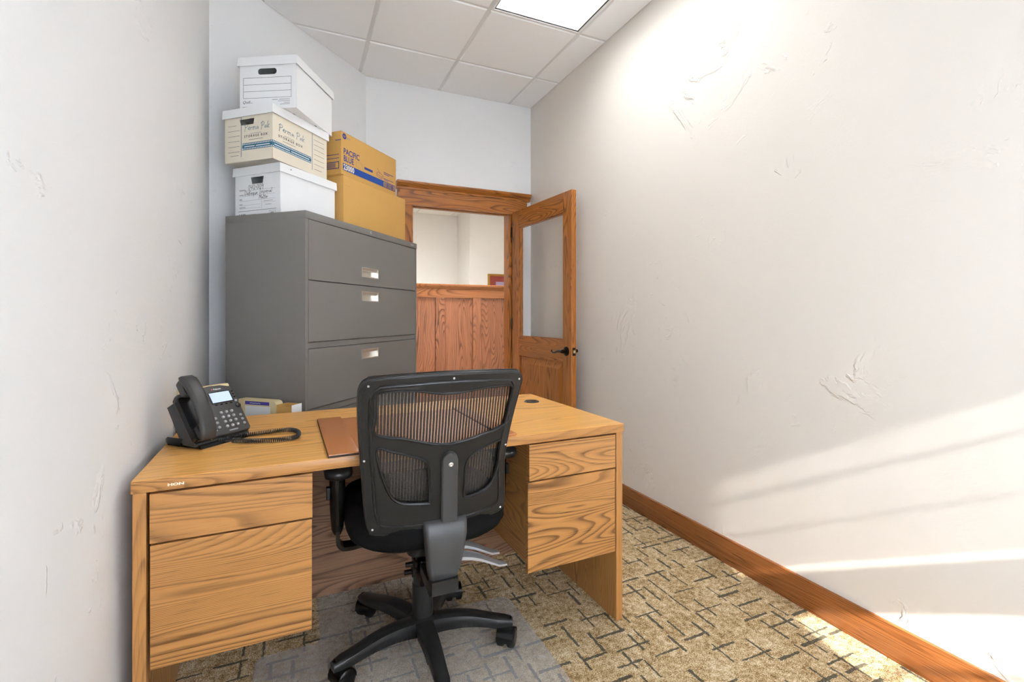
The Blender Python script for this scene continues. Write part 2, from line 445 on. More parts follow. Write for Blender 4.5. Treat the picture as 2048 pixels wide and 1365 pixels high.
# wall behind the camera with the sunny window
WX0, WX1, WZ0, WZ1 = 1.205, 1.76, 0.80, 1.91
VX0, VX1, VZ0, VZ1 = -0.33, 0.86, 0.45, 1.95     # unseen second window, added as fill light, its blind drawn
struct('wall_front', 'wall_white', [(XL - 0.12, VX0, YF - 0.12, YF, 0, 3.1), (VX1, WX0, YF - 0.12, YF, 0, 3.1), (WX1, XR + 0.12, YF - 0.12, YF, 0, 3.1), (WX0, WX1, YF - 0.12, YF, 0, WZ0), (WX0, WX1, YF - 0.12, YF, WZ1, 3.1), (VX0, VX1, YF - 0.12, YF, 0, VZ0), (VX0, VX1, YF - 0.12, YF, VZ1, 3.1)])
w2 = tag(empty('fill_window', (VX0, YF - 0.06, VZ0)), kind='structure')
vw, vh = VX1 - VX0, VZ1 - VZ0
bm = bmesh.new()
for q in ((0, 0.04, -0.03, 0.03, 0, vh), (vw - 0.04, vw, -0.03, 0.03, 0, vh), (0.04, vw - 0.04, -0.03, 0.03, 0, 0.04), (0.04, vw - 0.04, -0.03, 0.03, vh - 0.04, vh)): box(bm, *q)
from_bm('window_frame', bm, 'white_metal', w2)
obox('pane', 'glass', w2, 0.04, vw - 0.04, -0.022, -0.018, 0.04, vh - 0.04)
obox('fill_roller_shade', 'fill_shade', w2, 0.03, vw - 0.03, 0.034, 0.035, 0.01, vh)
bm = bmesh.new(); lathe(bm, [(0.02, 0.02), (0.02, vw - 0.02)], (0, 0.036, vh - 0.022), 'x', 14); from_bm('fill_shade_roller', bm, 'white_metal', w2, 40)
win = tag(empty('window_1', (WX0, YF - 0.06, WZ0)), kind='structure')
ww, wh = WX1 - WX0, WZ1 - WZ0
bm = bmesh.new()
for q in ((0, 0.03, -0.03, 0.03, 0, wh), (ww - 0.03, ww, -0.03, 0.03, 0, wh), (0.03, ww - 0.03, -0.03, 0.03, 0, 0.03)): box(bm, *q)
from_bm('window_frame', bm, 'white_metal', win)
obox('meeting_rail', 'white_metal', win, 0.03, ww - 0.03, -0.012, 0.012, 1.262 - WZ0, 1.42 - WZ0)
obox('muntin', 'white_metal', win, 0.03, ww - 0.03, -0.006, 0.006, 1.078 - WZ0, 1.090 - WZ0)
obox('muntin', 'white_metal', win, 0.03, ww - 0.03, -0.006, 0.006, 1.768 - WZ0, 1.781 - WZ0)
obox('muntin', 'white_metal', win, 0.03, ww - 0.03, -0.006, 0.006, 1.60 - WZ0, 1.607 - WZ0)
obox('pane', 'glass', win, 0.03, ww - 0.03, -0.022, -0.018, 1.42 - WZ0, wh)
obox('pane', 'glass', win, 0.03, ww - 0.03, -0.022, -0.018, 0.03, 1.262 - WZ0)
obox('insect_screen', 'screen_cloth', win, 0.03, ww - 0.03, -0.028, -0.027, 1.457 - WZ0, wh)

# suspended ceiling: slab above, hanging grid, one object for each tile
ceil = tag(empty('ceiling', (0, 0, 0)), kind='structure')
bm = bmesh.new(); prism(bm, [(-1.4, -1.15), (5.2, -1.15), (5.2, 8.5), (-1.4, 8.5)], 3.1, 3.2)
from_bm('ceiling_slab', bm, 'tile', ceil)
T = 0.6096; GX, GY = 1.639, 3.188
half = []
for i in range(len(ROOM)):
    p, q = ROOM[i], ROOM[(i + 1) % len(ROOM)]
    a, b = q[1] - p[1], -(q[0] - p[0]); half.append((a, b, a * p[0] + b * p[1] - 0.002 * sqrt(a * a + b * b)))
LIGHTS = []
def tile_poly(x0, x1, y0, y1):
    poly = [(x0, y0), (x1, y0), (x1, y1), (x0, y1)]
    for h in half:
        poly = clip_poly(poly, h)
        if len(poly) < 3: return None
    return poly
for i in range(-1, 4):
    for j in range(-1, 8):
        x1 = GX - (i) * T; x0 = x1 - T; y1 = GY - (j) * T; y0 = y1 - T
        if i == 0 and j in (1, 2): continue              # place of the light fixture
        p = tile_poly(x0 + 0.011, x1 - 0.011, y0 + 0.011, y1 - 0.011)
        if not p: continue
        bm = bmesh.new(); prism(bm, p, ZC, ZC + 0.018)
        ed = [e for e in bm.edges if abs(e.verts[0].co.z - ZC) < 1e-5 and abs(e.verts[1].co.z - ZC) < 1e-5]
        bmesh.ops.bevel(bm, geom=ed, offset=0.005, segments=1, affect='EDGES')
        from_bm('ceiling_tile', bm, 'tile', ceil)
def bar(poly):
    for h in half:
        poly = clip_poly(poly, h)
        if len(poly) < 3: return
    bm = bmesh.new(); prism(bm, poly, ZC + 0.007, ZC + 0.03); from_bm('grid_bar', bm, 'tbar', ceil)
for i in range(0, 4):
    x = GX - i * T; bar([(x - 0.012, YF), (x + 0.012, YF), (x + 0.012, YB), (x - 0.012, YB)])
for j in range(0, 7):
    y = GY - j * T
    for i in range(-1, 4):
        x1 = GX - i * T; x0 = x1 - T
        if i == 0 and j == 2: continue
        bar([(x0 + 0.012, y - 0.012), (x1 - 0.012, y - 0.012), (x1 - 0.012, y + 0.012), (x0 + 0.012, y + 0.012)])
bm = bmesh.new()
for i in range(len(ROOM)):
    p, q = Vector(ROOM[i]), Vector(ROOM[(i + 1) % len(ROOM)]); dd = (q - p).normalized(); nn = Vector((-dd.y, dd.x)) * 0.014
    prism(bm, [tuple(p), tuple(q), tuple(q + nn), tuple(p + nn)], ZC + 0.005, ZC + 0.02)
bmesh.ops.recalc_face_normals(bm, faces=bm.faces[:]); from_bm('wall_angle_trim', bm, 'tbar', ceil)

def troffer(x0, x1, y0, y1, z, label, lens='lens'):
    t = tag(empty('ceiling_light', ((x0 + x1) / 2, (y0 + y1) / 2, z)), label, 'ceiling light', 'recessed fluorescent ceiling lights')
    w, l = x1 - x0, y1 - y0; a, b = w / 2, l / 2
    bm = bmesh.new()
    for q in ((-a, -a + 0.012, -b, b), (a - 0.012, a, -b, b), (-a + 0.012, a - 0.012, -b, -b + 0.012), (-a + 0.012, a - 0.012, b - 0.012, b)): box(bm, *q, -0.004, 0.02)
    from_bm('frame', bm, 'white_metal', t)
    bm = bmesh.new()
    for q in ((-a + 0.012, -a + 0.018, -b + 0.012, b - 0.012), (a - 0.018, a - 0.012, -b + 0.012, b - 0.012), (-a + 0.018, a - 0.018, -b + 0.012, -b + 0.018), (-a + 0.018, a - 0.018, b - 0.018, b - 0.012)): box(bm, *q, 0.0, 0.02)
    from_bm('reveal', bm, 'dark_reveal', t)
    bm = bmesh.new(); a2, b2 = a - 0.018, b - 0.018
    for q in ((-a2, -a2 + 0.004, -b2, b2, 0.002, 0.11), (a2 - 0.004, a2, -b2, b2, 0.002, 0.11), (-a2, a2, -b2, -b2 + 0.004, 0.002, 0.11), (-a2, a2, b2 - 0.004, b2, 0.002, 0.11), (-a2, a2, -b2, b2, 0.11, 0.115)): box(bm, *q)
    from_bm('housing', bm, 'white_metal', t)
    cw = 2 * (a2 - 0.004) / 3
    for k in range(3):
        xc = -a2 + 0.004 + cw * (k + 0.5)
        bm = bmesh.new(); n = 8; vr = []
        for yy in (-b2 + 0.005, b2 - 0.005):
            vr.append([bm.verts.new((xc + (cw / 2 - 0.003) * (2 * i / n - 1), yy, 0.080 + 0.022 * (1 - (2 * i / n - 1) ** 2))) for i in range(n + 1)])
        for i in range(n): bm.faces.new((vr[0][i], vr[1][i], vr[1][i + 1], vr[0][i + 1]))
        from_bm('lens', bm, lens, t)
    for k in (1, 2):
        xc = -a2 + 0.004 + cw * k; obox('divider', 'louver', t, xc - 0.0015, xc + 0.0015, -b2 + 0.004, b2 - 0.004, 0.003, 0.080)
    ny = max(2, round(2 * b2 / 0.2))
    for k in range(1, ny):
        yy = -b2 + 2 * b2 * k / ny
        for c in range(3):
            xc = -a2 + 0.004 + cw * (c + 0.5)
            obox('louver_blade', 'louver', t, xc - cw / 2 + 0.002, xc + cw / 2 - 0.002, yy - 0.001, yy + 0.001, 0.016, 0.079)
    return t
troffer(GX - T + 0.008, GX - 0.008, GY - 3 * T + 0.008, GY - T - 0.008, ZC, 'lit fluorescent ceiling light with three white columns in a dark frame')

# oak baseboards
def baseboard(name, x0, x1, y0, y1, h=0.12):
    bm = bmesh.new(); box(bm, x0, x1, y0, y1, 0, h, 0.003); return tag(from_bm(name, bm, 'base_oak', None, 30), kind='structure')
baseboard('baseboard_right', XR - 0.015, XR, YF, 2.72)
baseboard('baseboard_left', XL, XL + 0.012, YF, 2.79)

# door casing: side casings, frieze, crown, jambs
trim = tag(empty('trim_1', (0, YB, 0)), kind='structure')
obox('casing', 'oak_z', trim, 0.705, 0.807, -0.022, 0, 0, 2.018, 0.002)
obox('casing', 'oak_z', trim, 1.672, 1.765, -0.022, 0, 0, 2.018, 0.002)
obox('frieze', 'oak_x', trim, 0.70, 1.80, -0.026, 0, 2.018, 2.135, 0.002)
bm = bmesh.new()
prof = [(0, 2.135), (-0.030, 2.135), (-0.034, 2.142), (-0.034, 2.150), (-0.042, 2.158), (-0.055, 2.168), (-0.064, 2.176), (-0.066, 2.180), (-0.066, 2.192), (0, 2.192)]
loft(bm, [[(0.69 - (p[0] * -0.0), p[0], p[1]) for p in prof], [(1.825, p[0], p[1]) for p in prof]])
from_bm('crown', bm, 'oak_x', trim, 30)
bm = bmesh.new(); box(bm, 0.792, 0.822, 0.0, 0.115, 0, 2.030); from_bm('jamb', bm, 'oak_z', trim)
bm = bmesh.new(); box(bm, 1.645, 1.673, 0.004, 0.115, 0, 2.030); from_bm('jamb', bm, 'oak_z', trim)
obox('head_jamb', 'oak_x', trim, 0.792, 1.673, 0.0, 0.115, 2.030, 2.044)
obox('door_stop', 'oak_x', trim, 0.822, 1.645, 0.05, 0.085, 2.018, 2.030)
obox('door_stop', 'oak_z', trim, 0.822, 0.834, 0.05, 0.085, 0, 2.018)

# open door leaf, hinged on the right, standing against the right wall
dr = tag(empty('door_1', (1.659, 3.645, 0.0), R(-85.72)), kind='structure')
DW, DT = 0.845, 0.040
obox('stile', 'oak_z', dr, 0, 0.112, 0, DT, 0.012, 2.03, 0.002)
obox('stile', 'oak_z', dr, 0.743, DW, 0, DT, 0.012, 2.03, 0.002)
obox('rail', 'oak_x', dr, 0.112, 0.743, 0.0005, DT - 0.0005, 1.893, 2.03)
obox('rail', 'oak_x', dr, 0.112, 0.743, 0.0005, DT - 0.0005, 0.838, 0.988)
obox('rail', 'oak_x', dr, 0.112, 0.743, 0.0005, DT - 0.0005, 0.012, 0.23)
obox('glass_pane', 'glass', dr, 0.112, 0.743, 0.018, 0.022, 0.988, 1.893)
for (x0, x1, z0, z1, mt) in ((0.112, 0.743, 0.988, 0.998, 'oak_x'), (0.112, 0.743, 1.883, 1.893, 'oak_x'), (0.112, 0.122, 0.998, 1.883, 'oak_z'), (0.733, 0.743, 0.998, 1.883, 'oak_z')):
    obox('glazing_bead', mt, dr, x0, x1, 0.006, 0.034, z0, z1)
bm = bmesh.new()                                 # raised panel
for s0 in (0, 1):
    ys = lambda t: t if s0 == 0 else DT - t
    vr = []
    for x0, x1, z0, z1, y in ((0.112, 0.743, 0.23, 0.838, 0.012), (0.128, 0.727, 0.246, 0.822, 0.014), (0.172, 0.683, 0.290, 0.778, 0.004), (0.176, 0.679, 0.294, 0.774, 0.004)):
        vr.append([bm.verts.new(p) for p in ((x0, ys(y), z0), (x1, ys(y), z0), (x1, ys(y), z1), (x0, ys(y), z1))])
    for a, b in zip(vr[:-1], vr[1:]):
        for i in range(4): bm.faces.new((a[i], a[(i + 1) % 4], b[(i + 1) % 4], b[i]))
    bm.faces.new(vr[-1])
bmesh.ops.recalc_face_normals(bm, faces=bm.faces[:])
from_bm('raised_panel', bm, 'oak_z', dr)
for side, sg in ((0.0, -1), (DT, 1)):
    bm = bmesh.new()
    lathe(bm, [(0.033, 0.0), (0.033, 0.006), (0.026, 0.011), (0.013, 0.014), (0.013, 0.040)], (0.785, 0, 0.912), 'y', 24)
    if sg < 0: xform(bm, lambda x, y, z: (x, -y, z))
    else: xform(bm, lambda x, y, z: (x, y + DT, z))
    bmesh.ops.recalc_face_normals(bm, faces=bm.faces[:])
    rose = from_bm('door_handle', bm, 'bronze', dr, 40)
    bm = bmesh.new(); yy = -0.042 if sg < 0 else DT + 0.042
    tube(bm, [(0.792, yy, 0.912), (0.765, yy, 0.914), (0.735, yy, 0.911), (0.710, yy, 0.903), (0.690, yy, 0.898), (0.672, yy, 0.901), (0.661, yy, 0.910), (0.664, yy, 0.916)], [0.013, 0.012, 0.010, 0.008, 0.007, 0.006, 0.006, 0.005], 10)
    from_bm('lever', bm, 'bronze', rose, 60)
obox('latch_plate', 'bronze', dr, DW - 0.001, DW + 0.0015, 0.008, 0.032, 0.884, 0.94)
obox('latch_bolt', 'brass', dr, DW, DW + 0.010, 0.013, 0.027, 0.902, 0.922, 0.002)
for hz in (0.25, 1.05, 1.82):
    bm = bmesh.new(); lathe(bm, [(0.006, hz), (0.006, hz + 0.09)], (-0.004, -0.004, 0), 'z', 10); from_bm('hinge', bm, 'bronze', dr, 40)

# ------------------------------------------------------------------ hall beyond the doorway
struct('wall_hall_far', 'hall_paint', [(-1.2, 2.63, 8.17, 8.3, 0, 3.1)])
struct('wall_hall_projection', 'hall_paint', [(2.63, 5.0, 7.48, 8.3, 0, 3.1)])
struct('wall_hall_left', 'hall_paint', [(-1.32, -1.2, 3.4, 8.3, 0, 3.1)])
struct('wall_hall_right', 'hall_paint', [(5.0, 5.12, 3.674, 8.3, 0, 3.1)])
struct('wall_hall_near', 'hall_paint', [(-1.2, -0.1, 3.68, 3.794, 0, 3.1), (XR + 0.12, 5.0, 3.674, 3.794, 0, 3.1)])
HALL_FILL_AT = ((4, 0), (3, 5), (4, 3), (7, 1))  # unseen lights, placed to brighten the wainscot and far hall walls
for i in range(0, 10):
    for j in range(0, 8):
        x0 = -1.19 + i * 0.617; y0 = 3.80 + j * 0.56
        if (i, j) in HALL_FILL_AT: continue
        if y0 + 0.55 > 7.48 and x0 + 0.6 > 2.63: 
            if x0 > 2.6: continue
        x1 = min(x0 + 0.605, 2.628) if y0 + 0.55 > 7.48 else min(x0 + 0.605, 4.998)
        y1 = min(y0 + 0.548, 8.168)
        if y1 - y0 < 0.05 or x1 - x0 < 0.05: continue
        bm = bmesh.new(); box(bm, x0, x1, y0, y1, ZC, ZC + 0.015); from_bm('ceiling_tile', bm, 'tile', ceil)
HALL_WHERE = ('just outside the doorway', 'nearest the far hall wall', 'in the middle of the hall', 'at the right end of the hall')
for (i, j), wh_ in zip(HALL_FILL_AT, HALL_WHERE):
    x0 = -1.19 + i * 0.617; y0 = 3.80 + j * 0.56
    troffer(x0 + 0.004, x0 + 0.601, y0 + 0.004, y0 + 0.544, ZC, 'unseen square fluorescent hall light added as fill ' + wh_, 'hall_fill_lens')

hw = tag(empty('wall_hall_half', (0, 4.9, 0)), kind='structure')
HX0, HX1 = 0.50, 2.75
obox('backing', 'hall_oak', hw, HX0, HX1, 0.02, 0.11, 0, 1.447)
px = HX0
edges = [0.919 - 0.418 * 1, 0.919, 1.337, 1.755, 2.173, 2.591]
for e in edges:
    obox('batten', 'hall_oak', hw, e, e + 0.097, -0.014, 0.02, 0.14, 1.352, 0.005)
    if e + 0.418 <= HX1: obox('panel', 'hall_oak', hw, e + 0.099, e + 0.416, 0.010, 0.02, 0.14, 1.352)
obox('top_rail', 'hall_rail', hw, HX0, HX1, -0.014, 0.02, 1.352, 1.447, 0.002)
obox('bottom_rail', 'hall_rail', hw, HX0, HX1, -0.014, 0.02, 0, 0.14, 0.002)
bm = bmesh.new()
prof = [(0.135, 1.447), (-0.018, 1.447), (-0.024, 1.458), (-0.036, 1.470), (-0.040, 1.478), (-0.040, 1.492), (-0.034, 1.498), (0.13, 1.498), (0.135, 1.49)]
loft(bm, [[(HX0, p[0], p[1]) for p in prof], [(HX1, p[0], p[1]) for p in prof]])
from_bm('cap_rail', bm, 'hall_rail', hw, 30)

pic = tag(empty('framed_picture', (2.945, 7.478, 1.25)), 'framed picture with maroon mat hanging on the hall wall beyond the half wall', 'picture')
bm = bmesh.new(); PW, PH = 0.62, 0.62
for q in ((0, 0.035, 0, PH), (PW - 0.035, PW, 0, PH), (0.035, PW - 0.035, 0, 0.035), (0.035, PW - 0.035, PH - 0.035, PH)): box(bm, q[0], q[1], -0.03, 0, q[2], q[3], 0.004)
from_bm('frame', bm, 'gold_frame', pic)
obox('mat_board', 'mat_board', pic, 0.035, PW - 0.035, -0.012, -0.002, 0.035, PH - 0.035)
obox('print', 'art', pic, 0.145, PW - 0.145, -0.0135, -0.012, 0.13, PH - 0.13)

# ------------------------------------------------------------------ desk
DX, DY, DPHI = -0.3788, 1.4462, 0.0201
desk = tag(empty('desk', (DX, DY, 0), DPHI), 'oak laminate double pedestal desk with light from above put into its golden top colour', 'desk')
DKW, DKD = 1.5187, 0.760
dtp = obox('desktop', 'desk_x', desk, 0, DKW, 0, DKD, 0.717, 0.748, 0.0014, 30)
obox('lit_top_sheet', 'desk_top', dtp, 0.0006, DKW - 0.0006, 0.0006, DKD - 0.0006, 0.7478, 0.749, 0.0004)  # lighter copy of the desk oak, painted for light from above
obox('end_panel', 'desk_z', desk, 0.002, 0.0305, 0.006, DKD - 0.006, 0, 0.7155, 0.001)
obox('end_panel', 'desk_z', desk, DKW - 0.0305, DKW - 0.002, 0.006, DKD - 0.006, 0, 0.7155, 0.001)
obox('modesty_panel', 'modesty_shaded', desk, 0.0305, DKW - 0.0305, 0.575, 0.593, 0.038, 0.7165)
for px0, px1, u0, u1, l0, l1 in ((0.038, 0.412, 0.0365, 0.418, 0.0375, 0.4165), (1.121, 1.483, 1.1165, 1.4855, 1.111, 1.484)):
    bm = bmesh.new(); box(bm, px0, px1, 0.040, 0.572, 0.285, 0.706); from_bm('pedestal_body', bm, 'desk_y', desk)
    obox('drawer', 'desk_x', desk, u0, u1, 0.008, 0.028, 0.5838, 0.7095, 0.0012)
    obox('drawer', 'desk_x', desk, l0, l1, 0.008, 0.028, 0.2645, 0.5790, 0.0012)
    obox('drawer_runner', 'dark_reveal', desk, px0 + 0.01, px1 - 0.01, 0.028, 0.040, 0.30, 0.70)
bm = bmesh.new(); lathe(bm, [(0.0, 0.7488), (0.036, 0.7488), (0.036, 0.751), (0.034, 0.7525), (0.029, 0.7525), (0.028, 0.7512), (0.0, 0.7512)], (1.415, 0.554, 0), 'z', 32)
gr = from_bm('grommet', bm, 'black_plastic', desk, 40)
obox('cable_slot', 'gloss_black', gr, 1.412, 1.438, 0.545, 0.562, 0.7512, 0.7518)
text('emblem', 'HON', 0.0088, 'cream_card', desk, face_mat((0.076, -0.0004, 0.7275), (1, 0, 0), (0, 0, 1)), 'LEFT', 1.75, 0, 0.0004, 0.0006)

# leather desk pad
pad = tag(empty('desk_pad', (0, 0, 0)), 'tan leather desk pad with side rails on the desk in front of the chair', 'desk pad')
pad.location = (DX + 0.46 * cos(DPHI) + 0.003 * sin(DPHI), DY + 0.46 * sin(DPHI) - 0.003, 0.7495); pad.rotation_euler = (0, 0, DPHI)
obox('pad_sheet', 'leather', pad, 0.004, 0.598, 0.003, 0.530, 0.0, 0.004, 0.001)
obox('pad_rail', 'leather', pad, 0, 0.086, 0, 0.534, 0.004, 0.0105, 0.0025, 30)
obox('pad_rail', 'leather', pad, 0.552, 0.604, 0, 0.534, 0.004, 0.0105, 0.0025, 30)
obox('rail_edge', 'leather_dark', pad, -0.0012, 0.0, 0.003, 0.531, 0.0, 0.008)
obox('rail_edge', 'leather_dark', pad, 0.002, 0.086, -0.0012, 0.0, 0.001, 0.007)
obox('rail_edge', 'leather_dark', pad, 0.549, 0.552, 0.003, 0.531, 0.004, 0.007)  # inner rail edge, its shadow put in as a dark strip

# ------------------------------------------------------------------ telephone
def desk_pt(a, b, z): return (DX + a * cos(DPHI) - b * sin(DPHI), DY + a * sin(DPHI) + b * cos(DPHI), z)
ph_loc = desk_pt(0.143, 0.293, 0.7492)
tel = tag(empty('telephone', ph_loc, R(44) + DPHI), 'black desk telephone with lit screen and coiled handset cord on the desk', 'telephone')
FT = R(55); Z0 = 0.026
def fp(x, y, n=0.0):            # face coordinates to the phone's local frame
    return (x, y * cos(FT) - n * sin(FT), Z0 + y * sin(FT) + n * cos(FT))
FACE = Matrix((Vector((1, 0, 0)), Vector((0, cos(FT), sin(FT))), Vector((0, -sin(FT), cos(FT))))).transposed().to_4x4()
FACE.translation = Vector((0, 0, Z0))
bm = plate_mesh([[(-0.058, 0.010), (-0.050, 0.0), (0.130, 0.0), (0.139, 0.008), (0.140, 0.150), (0.132, 0.172), (0.100, 0.181), (0.060, 0.182), (0.0, 0.176), (-0.050, 0.168), (-0.060, 0.155)]], 0.022, 0.004, 2)
xform(bm, lambda x, y, z: fp(x, y, z - 0.011)); from_bm('body', bm, 'phone', tel, 40)
bm = bmesh.new()                                 # wedge body behind the face
loft(bm, [[fp(x, 0.004, -0.015), fp(x, 0.150, -0.018), (x, fp(0, 0.150, -0.06)[1], fp(0, 0.150, -0.05)[2]), (x, 0.080, 0.030), (x, 0.062, 0.010), (x, 0.010, 0.008)] for x in (-0.056, 0.136)])
from_bm('back_shell', bm, 'phone', tel, 30)
bm = bmesh.new()                                 # foot of the stand
loft(bm, [[(x, -0.004, 0.0), (x, 0.150, 0.0), (x, 0.150, 0.006), (x, 0.060, 0.014), (x, 0.0, 0.010)] for x in (-0.045, 0.120)])
from_bm('stand', bm, 'gloss_black', tel, 30)
bm = bmesh.new(); 
for q in rrect(1, 1, 0.2, 2)[:0]: pass
box(bm, 0.042, 0.123, 0.112, 0.157, 0.0, 0.0008); bm.transform(FACE); from_bm('screen_bezel', bm, 'gloss_black', tel)
bm = bmesh.new(); box(bm, 0.0465, 0.1185, 0.1165, 0.153, 0.0008, 0.0013); bm.transform(FACE); from_bm('screen', bm, 'screen', tel)
def dome(x, y, rx, ry, h, name='key', mat='key'):
    bm = bmesh.new(); rings = []
    for k, (s, hh) in enumerate(((1, 0.0), (1, h * 0.5), (0.85, h * 0.85), (0.5, h))):
        rings.append([fp(x + rx * s * cos(t), y + ry * s * sin(t), hh) for t in [2 * pi * i / 12 for i in range(12)]])
    loft(bm, rings); return from_bm(name, bm, mat, tel, 50)
KEYS = '123456789*0#'
for r_ in range(4):
    for c_ in range(3):
        x, y = 0.0585 + 0.0193 * c_, 0.078 - 0.0170 * r_
        kk = dome(x, y, 0.0058, 0.0052, 0.0035)
        text('digit', KEYS[r_ * 3 + c_], 0.0062, 'white_ink', kk, face_mat(fp(x, y - 0.0022, 0.0037), (1, 0, 0), (0, cos(FT), sin(FT))), 'CENTER')
for y in (0.062, 0.0455, 0.029): dome(0.031, y, 0.0055, 0.005, 0.003)
for y in (0.058, 0.042, 0.026): dome(0.122, y, 0.0052, 0.0045, 0.002)
for k in range(4): dome(0.055 + 0.0182 * k, 0.108, 0.0055, 0.0022, 0.002, 'soft_key', 'gloss_black')
for y in (0.150, 0.139, 0.128): dome(0.1305, y, 0.0042, 0.0022, 0.002, 'line_key', 'gloss_black')
for y in (0.128,): dome(0.036, y, 0.0042, 0.0022, 0.002, 'line_key', 'gloss_black')
nav = dome(0.129, 0.094, 0.0098, 0.0095, 0.003, 'navigation_key', 'gloss_black')
dome(0.129, 0.113, 0.0045, 0.004, 0.003)
bm = bmesh.new(); box(bm, 0.058, 0.090, 0.0085, 0.0135, 0, 0.002, 0.001); bm.transform(FACE); from_bm('volume_key', bm, 'key', tel)
lg = bpy.data.objects  # printed marks
dome(0.064, 0.1665, 0.0028, 0.0028, 0.0004, 'logo_disc', 'red_ink')
text('brand_text', 'Polycom', 0.0078, 'white_ink', tel, face_mat(fp(0.069, 0.1638, 0.0003), (1, 0, 0), (0, cos(FT), sin(FT))), 'LEFT', 1, 0.1, 0.0001)
# handset: arched bar with ear and mouth pieces
bm = bmesh.new(); rings = []
for k in range(15):
    t = k / 14; y = -0.006 + 0.214 * t
    n = 0.018 + 0.024 * sin(pi * t) ** 0.8 + 0.018 * t
    half_w = 0.0235 + 0.003 * abs(2 * t - 1) ** 2; th = 0.026 - 0.005 * sin(pi * t)
    xc = -0.031 + 0.002 * t
    if k in (0, 14): half_w *= 0.8; th *= 0.62
    sec = []
    for qx, qn in rrect(2 * half_w, th, min(th, half_w) * 0.42, 3): sec.append(fp(xc + qx, y, n + qn))
    rings.append(sec)
loft(bm, rings); hs = from_bm('handset', bm, 'phone', tel, 60)
text('handset_text', 'HDVoice', 0.0062, 'white_ink', hs, face_mat(fp(-0.030, 0.0065, 0.0345), (1, 0, 0), (0, cos(R(78)), sin(R(78)))), 'LEFT', 1, 0.2)
for y0_, y1_ in ((-0.001, 0.048), (0.145, 0.205)):
    bm = bmesh.new(); rings = []
    for n, s in ((-0.004, 0.92), (0.012, 0.98), (0.022, 1.0)):
        rings.append([fp(-0.030 + x * s, (y0_ + y1_) / 2 + y * s, n + (0.016 if y0_ > 0.1 else 0)) for x, y in rrect(0.046, y1_ - y0_, 0.012, 4)])
    loft(bm, rings); from_bm('earpiece' if y0_ > 0.1 else 'mouthpiece', bm, 'phone', hs, 50)
bm = bmesh.new(); loft(bm, [[fp(x, y, n) for x, y in rrect(0.058, 0.150, 0.008, 3, -0.031, 0.078)] for n in (-0.012, 0.006)])
from_bm('cradle', bm, 'gloss_black', tel, 40)
# left wing of the stand reaching the desk edge
bm = bmesh.new(); loft(bm, [[(-0.058, 0.06, 0.030), (-0.058, 0.13, 0.03), (-0.058, 0.13, 0.008), (-0.058, 0.075, 0.004)], [(-0.030, 0.175, 0.012), (-0.028, 0.185, 0.012), (-0.028, 0.185, 0.001), (-0.030, 0.175, 0.001)]])
from_bm('stand_wing', bm, 'gloss_black', tel, 30)
# coiled cord (points in desk coordinates)
inv = Matrix.Translation(ph_loc) @ Matrix.Rotation(R(44) + DPHI, 4, 'Z'); inv.invert()
cp = [(0.122, 0.330), (0.150, 0.318), (0.194, 0.360), (0.262, 0.378), (0.325, 0.392), (0.366, 0.384), (0.388, 0.335), (0.379, 0.270), (0.331, 0.256), (0.258, 0.272), (0.192, 0.305)]
path = [inv @ Vector(desk_pt(a, b, 0.7578)) for a, b in catmull(cp, 10, False)]
L = [0]
for a, b in zip(path[:-1], path[1:]): L.append(L[-1] + (b - a).length)
turns = int(L[-1] / 0.0056); pts = []; ns = turns * 9
for k in range(ns + 1):
    s_ = L[-1] * k / ns; i = max(0, min(len(L) - 2, next((j for j in range(len(L) - 1) if L[j + 1] >= s_), len(L) - 2)))
    f_ = (s_ - L[i]) / (L[i + 1] - L[i]); p = path[i].lerp(path[i + 1], f_); t = (path[i + 1] - path[i]).normalized()
    n = t.cross(Vector((0, 0, 1))).normalized(); u = Vector((0, 0, 1)); a_ = 2 * pi * k / 9
    pts.append(p + (n * cos(a_) + u * sin(a_)) * 0.0064)
bm = bmesh.new(); tube(bm, pts, 0.0017, 5); from_bm('coiled_cord', bm, 'phone', tel, 60)
bm = bmesh.new(); tube(bm, [fp(-0.028, 0.0, 0.02), fp(-0.02, -0.012, 0.014), inv @ Vector(desk_pt(0.132, 0.325, 0.757)), inv @ Vector(desk_pt(0.146, 0.322, 0.757))], 0.002, 6)
from_bm('cord_lead', bm, 'phone', tel, 60)
bm = bmesh.new(); tube(bm, [inv @ Vector(desk_pt(a, b, z)) for a, b, z in ((0.192, 0.305, 0.7575), (0.16, 0.325, 0.7535), (0.125, 0.36, 0.7535), (0.09, 0.39, 0.757))], 0.002, 6)
from_bm('cord_lead', bm, 'phone', tel, 60)
bm = bmesh.new(); tube(bm, [inv @ Vector(desk_pt(a, b, z)) for a, b, z in catmull([(0.02, 0.43, 0.775), (0.006, 0.50, 0.768), (0.004, 0.54, 0.757), (0.016, 0.57, 0.753)], 5, False)], 0.0028, 6)
from_bm('network_cable', bm, 'gloss_black', tel, 60)

# ------------------------------------------------------------------ things tucked behind the desk
fb = empty('file_box', (-0.384, 2.052, 0.7495), atan2(0.150, 0.135))
tag(fb, 'low cream file box standing behind the telephone against the left wall', 'box')
bm = bmesh.new(); loft(bm, [[(x, y, z) for y, z in ((0, 0), (0.030, 0), (0.030, 0.132), (0.025, 0.139), (0.005, 0.139), (0, 0.132))] for x in (0.0, 0.195)])
from_bm('shell', bm, 'cream_plastic', fb, 30)
obox('spine_label', 'paper', fb, 0.05, 0.15, -0.0008, 0.0, 0.03, 0.08)

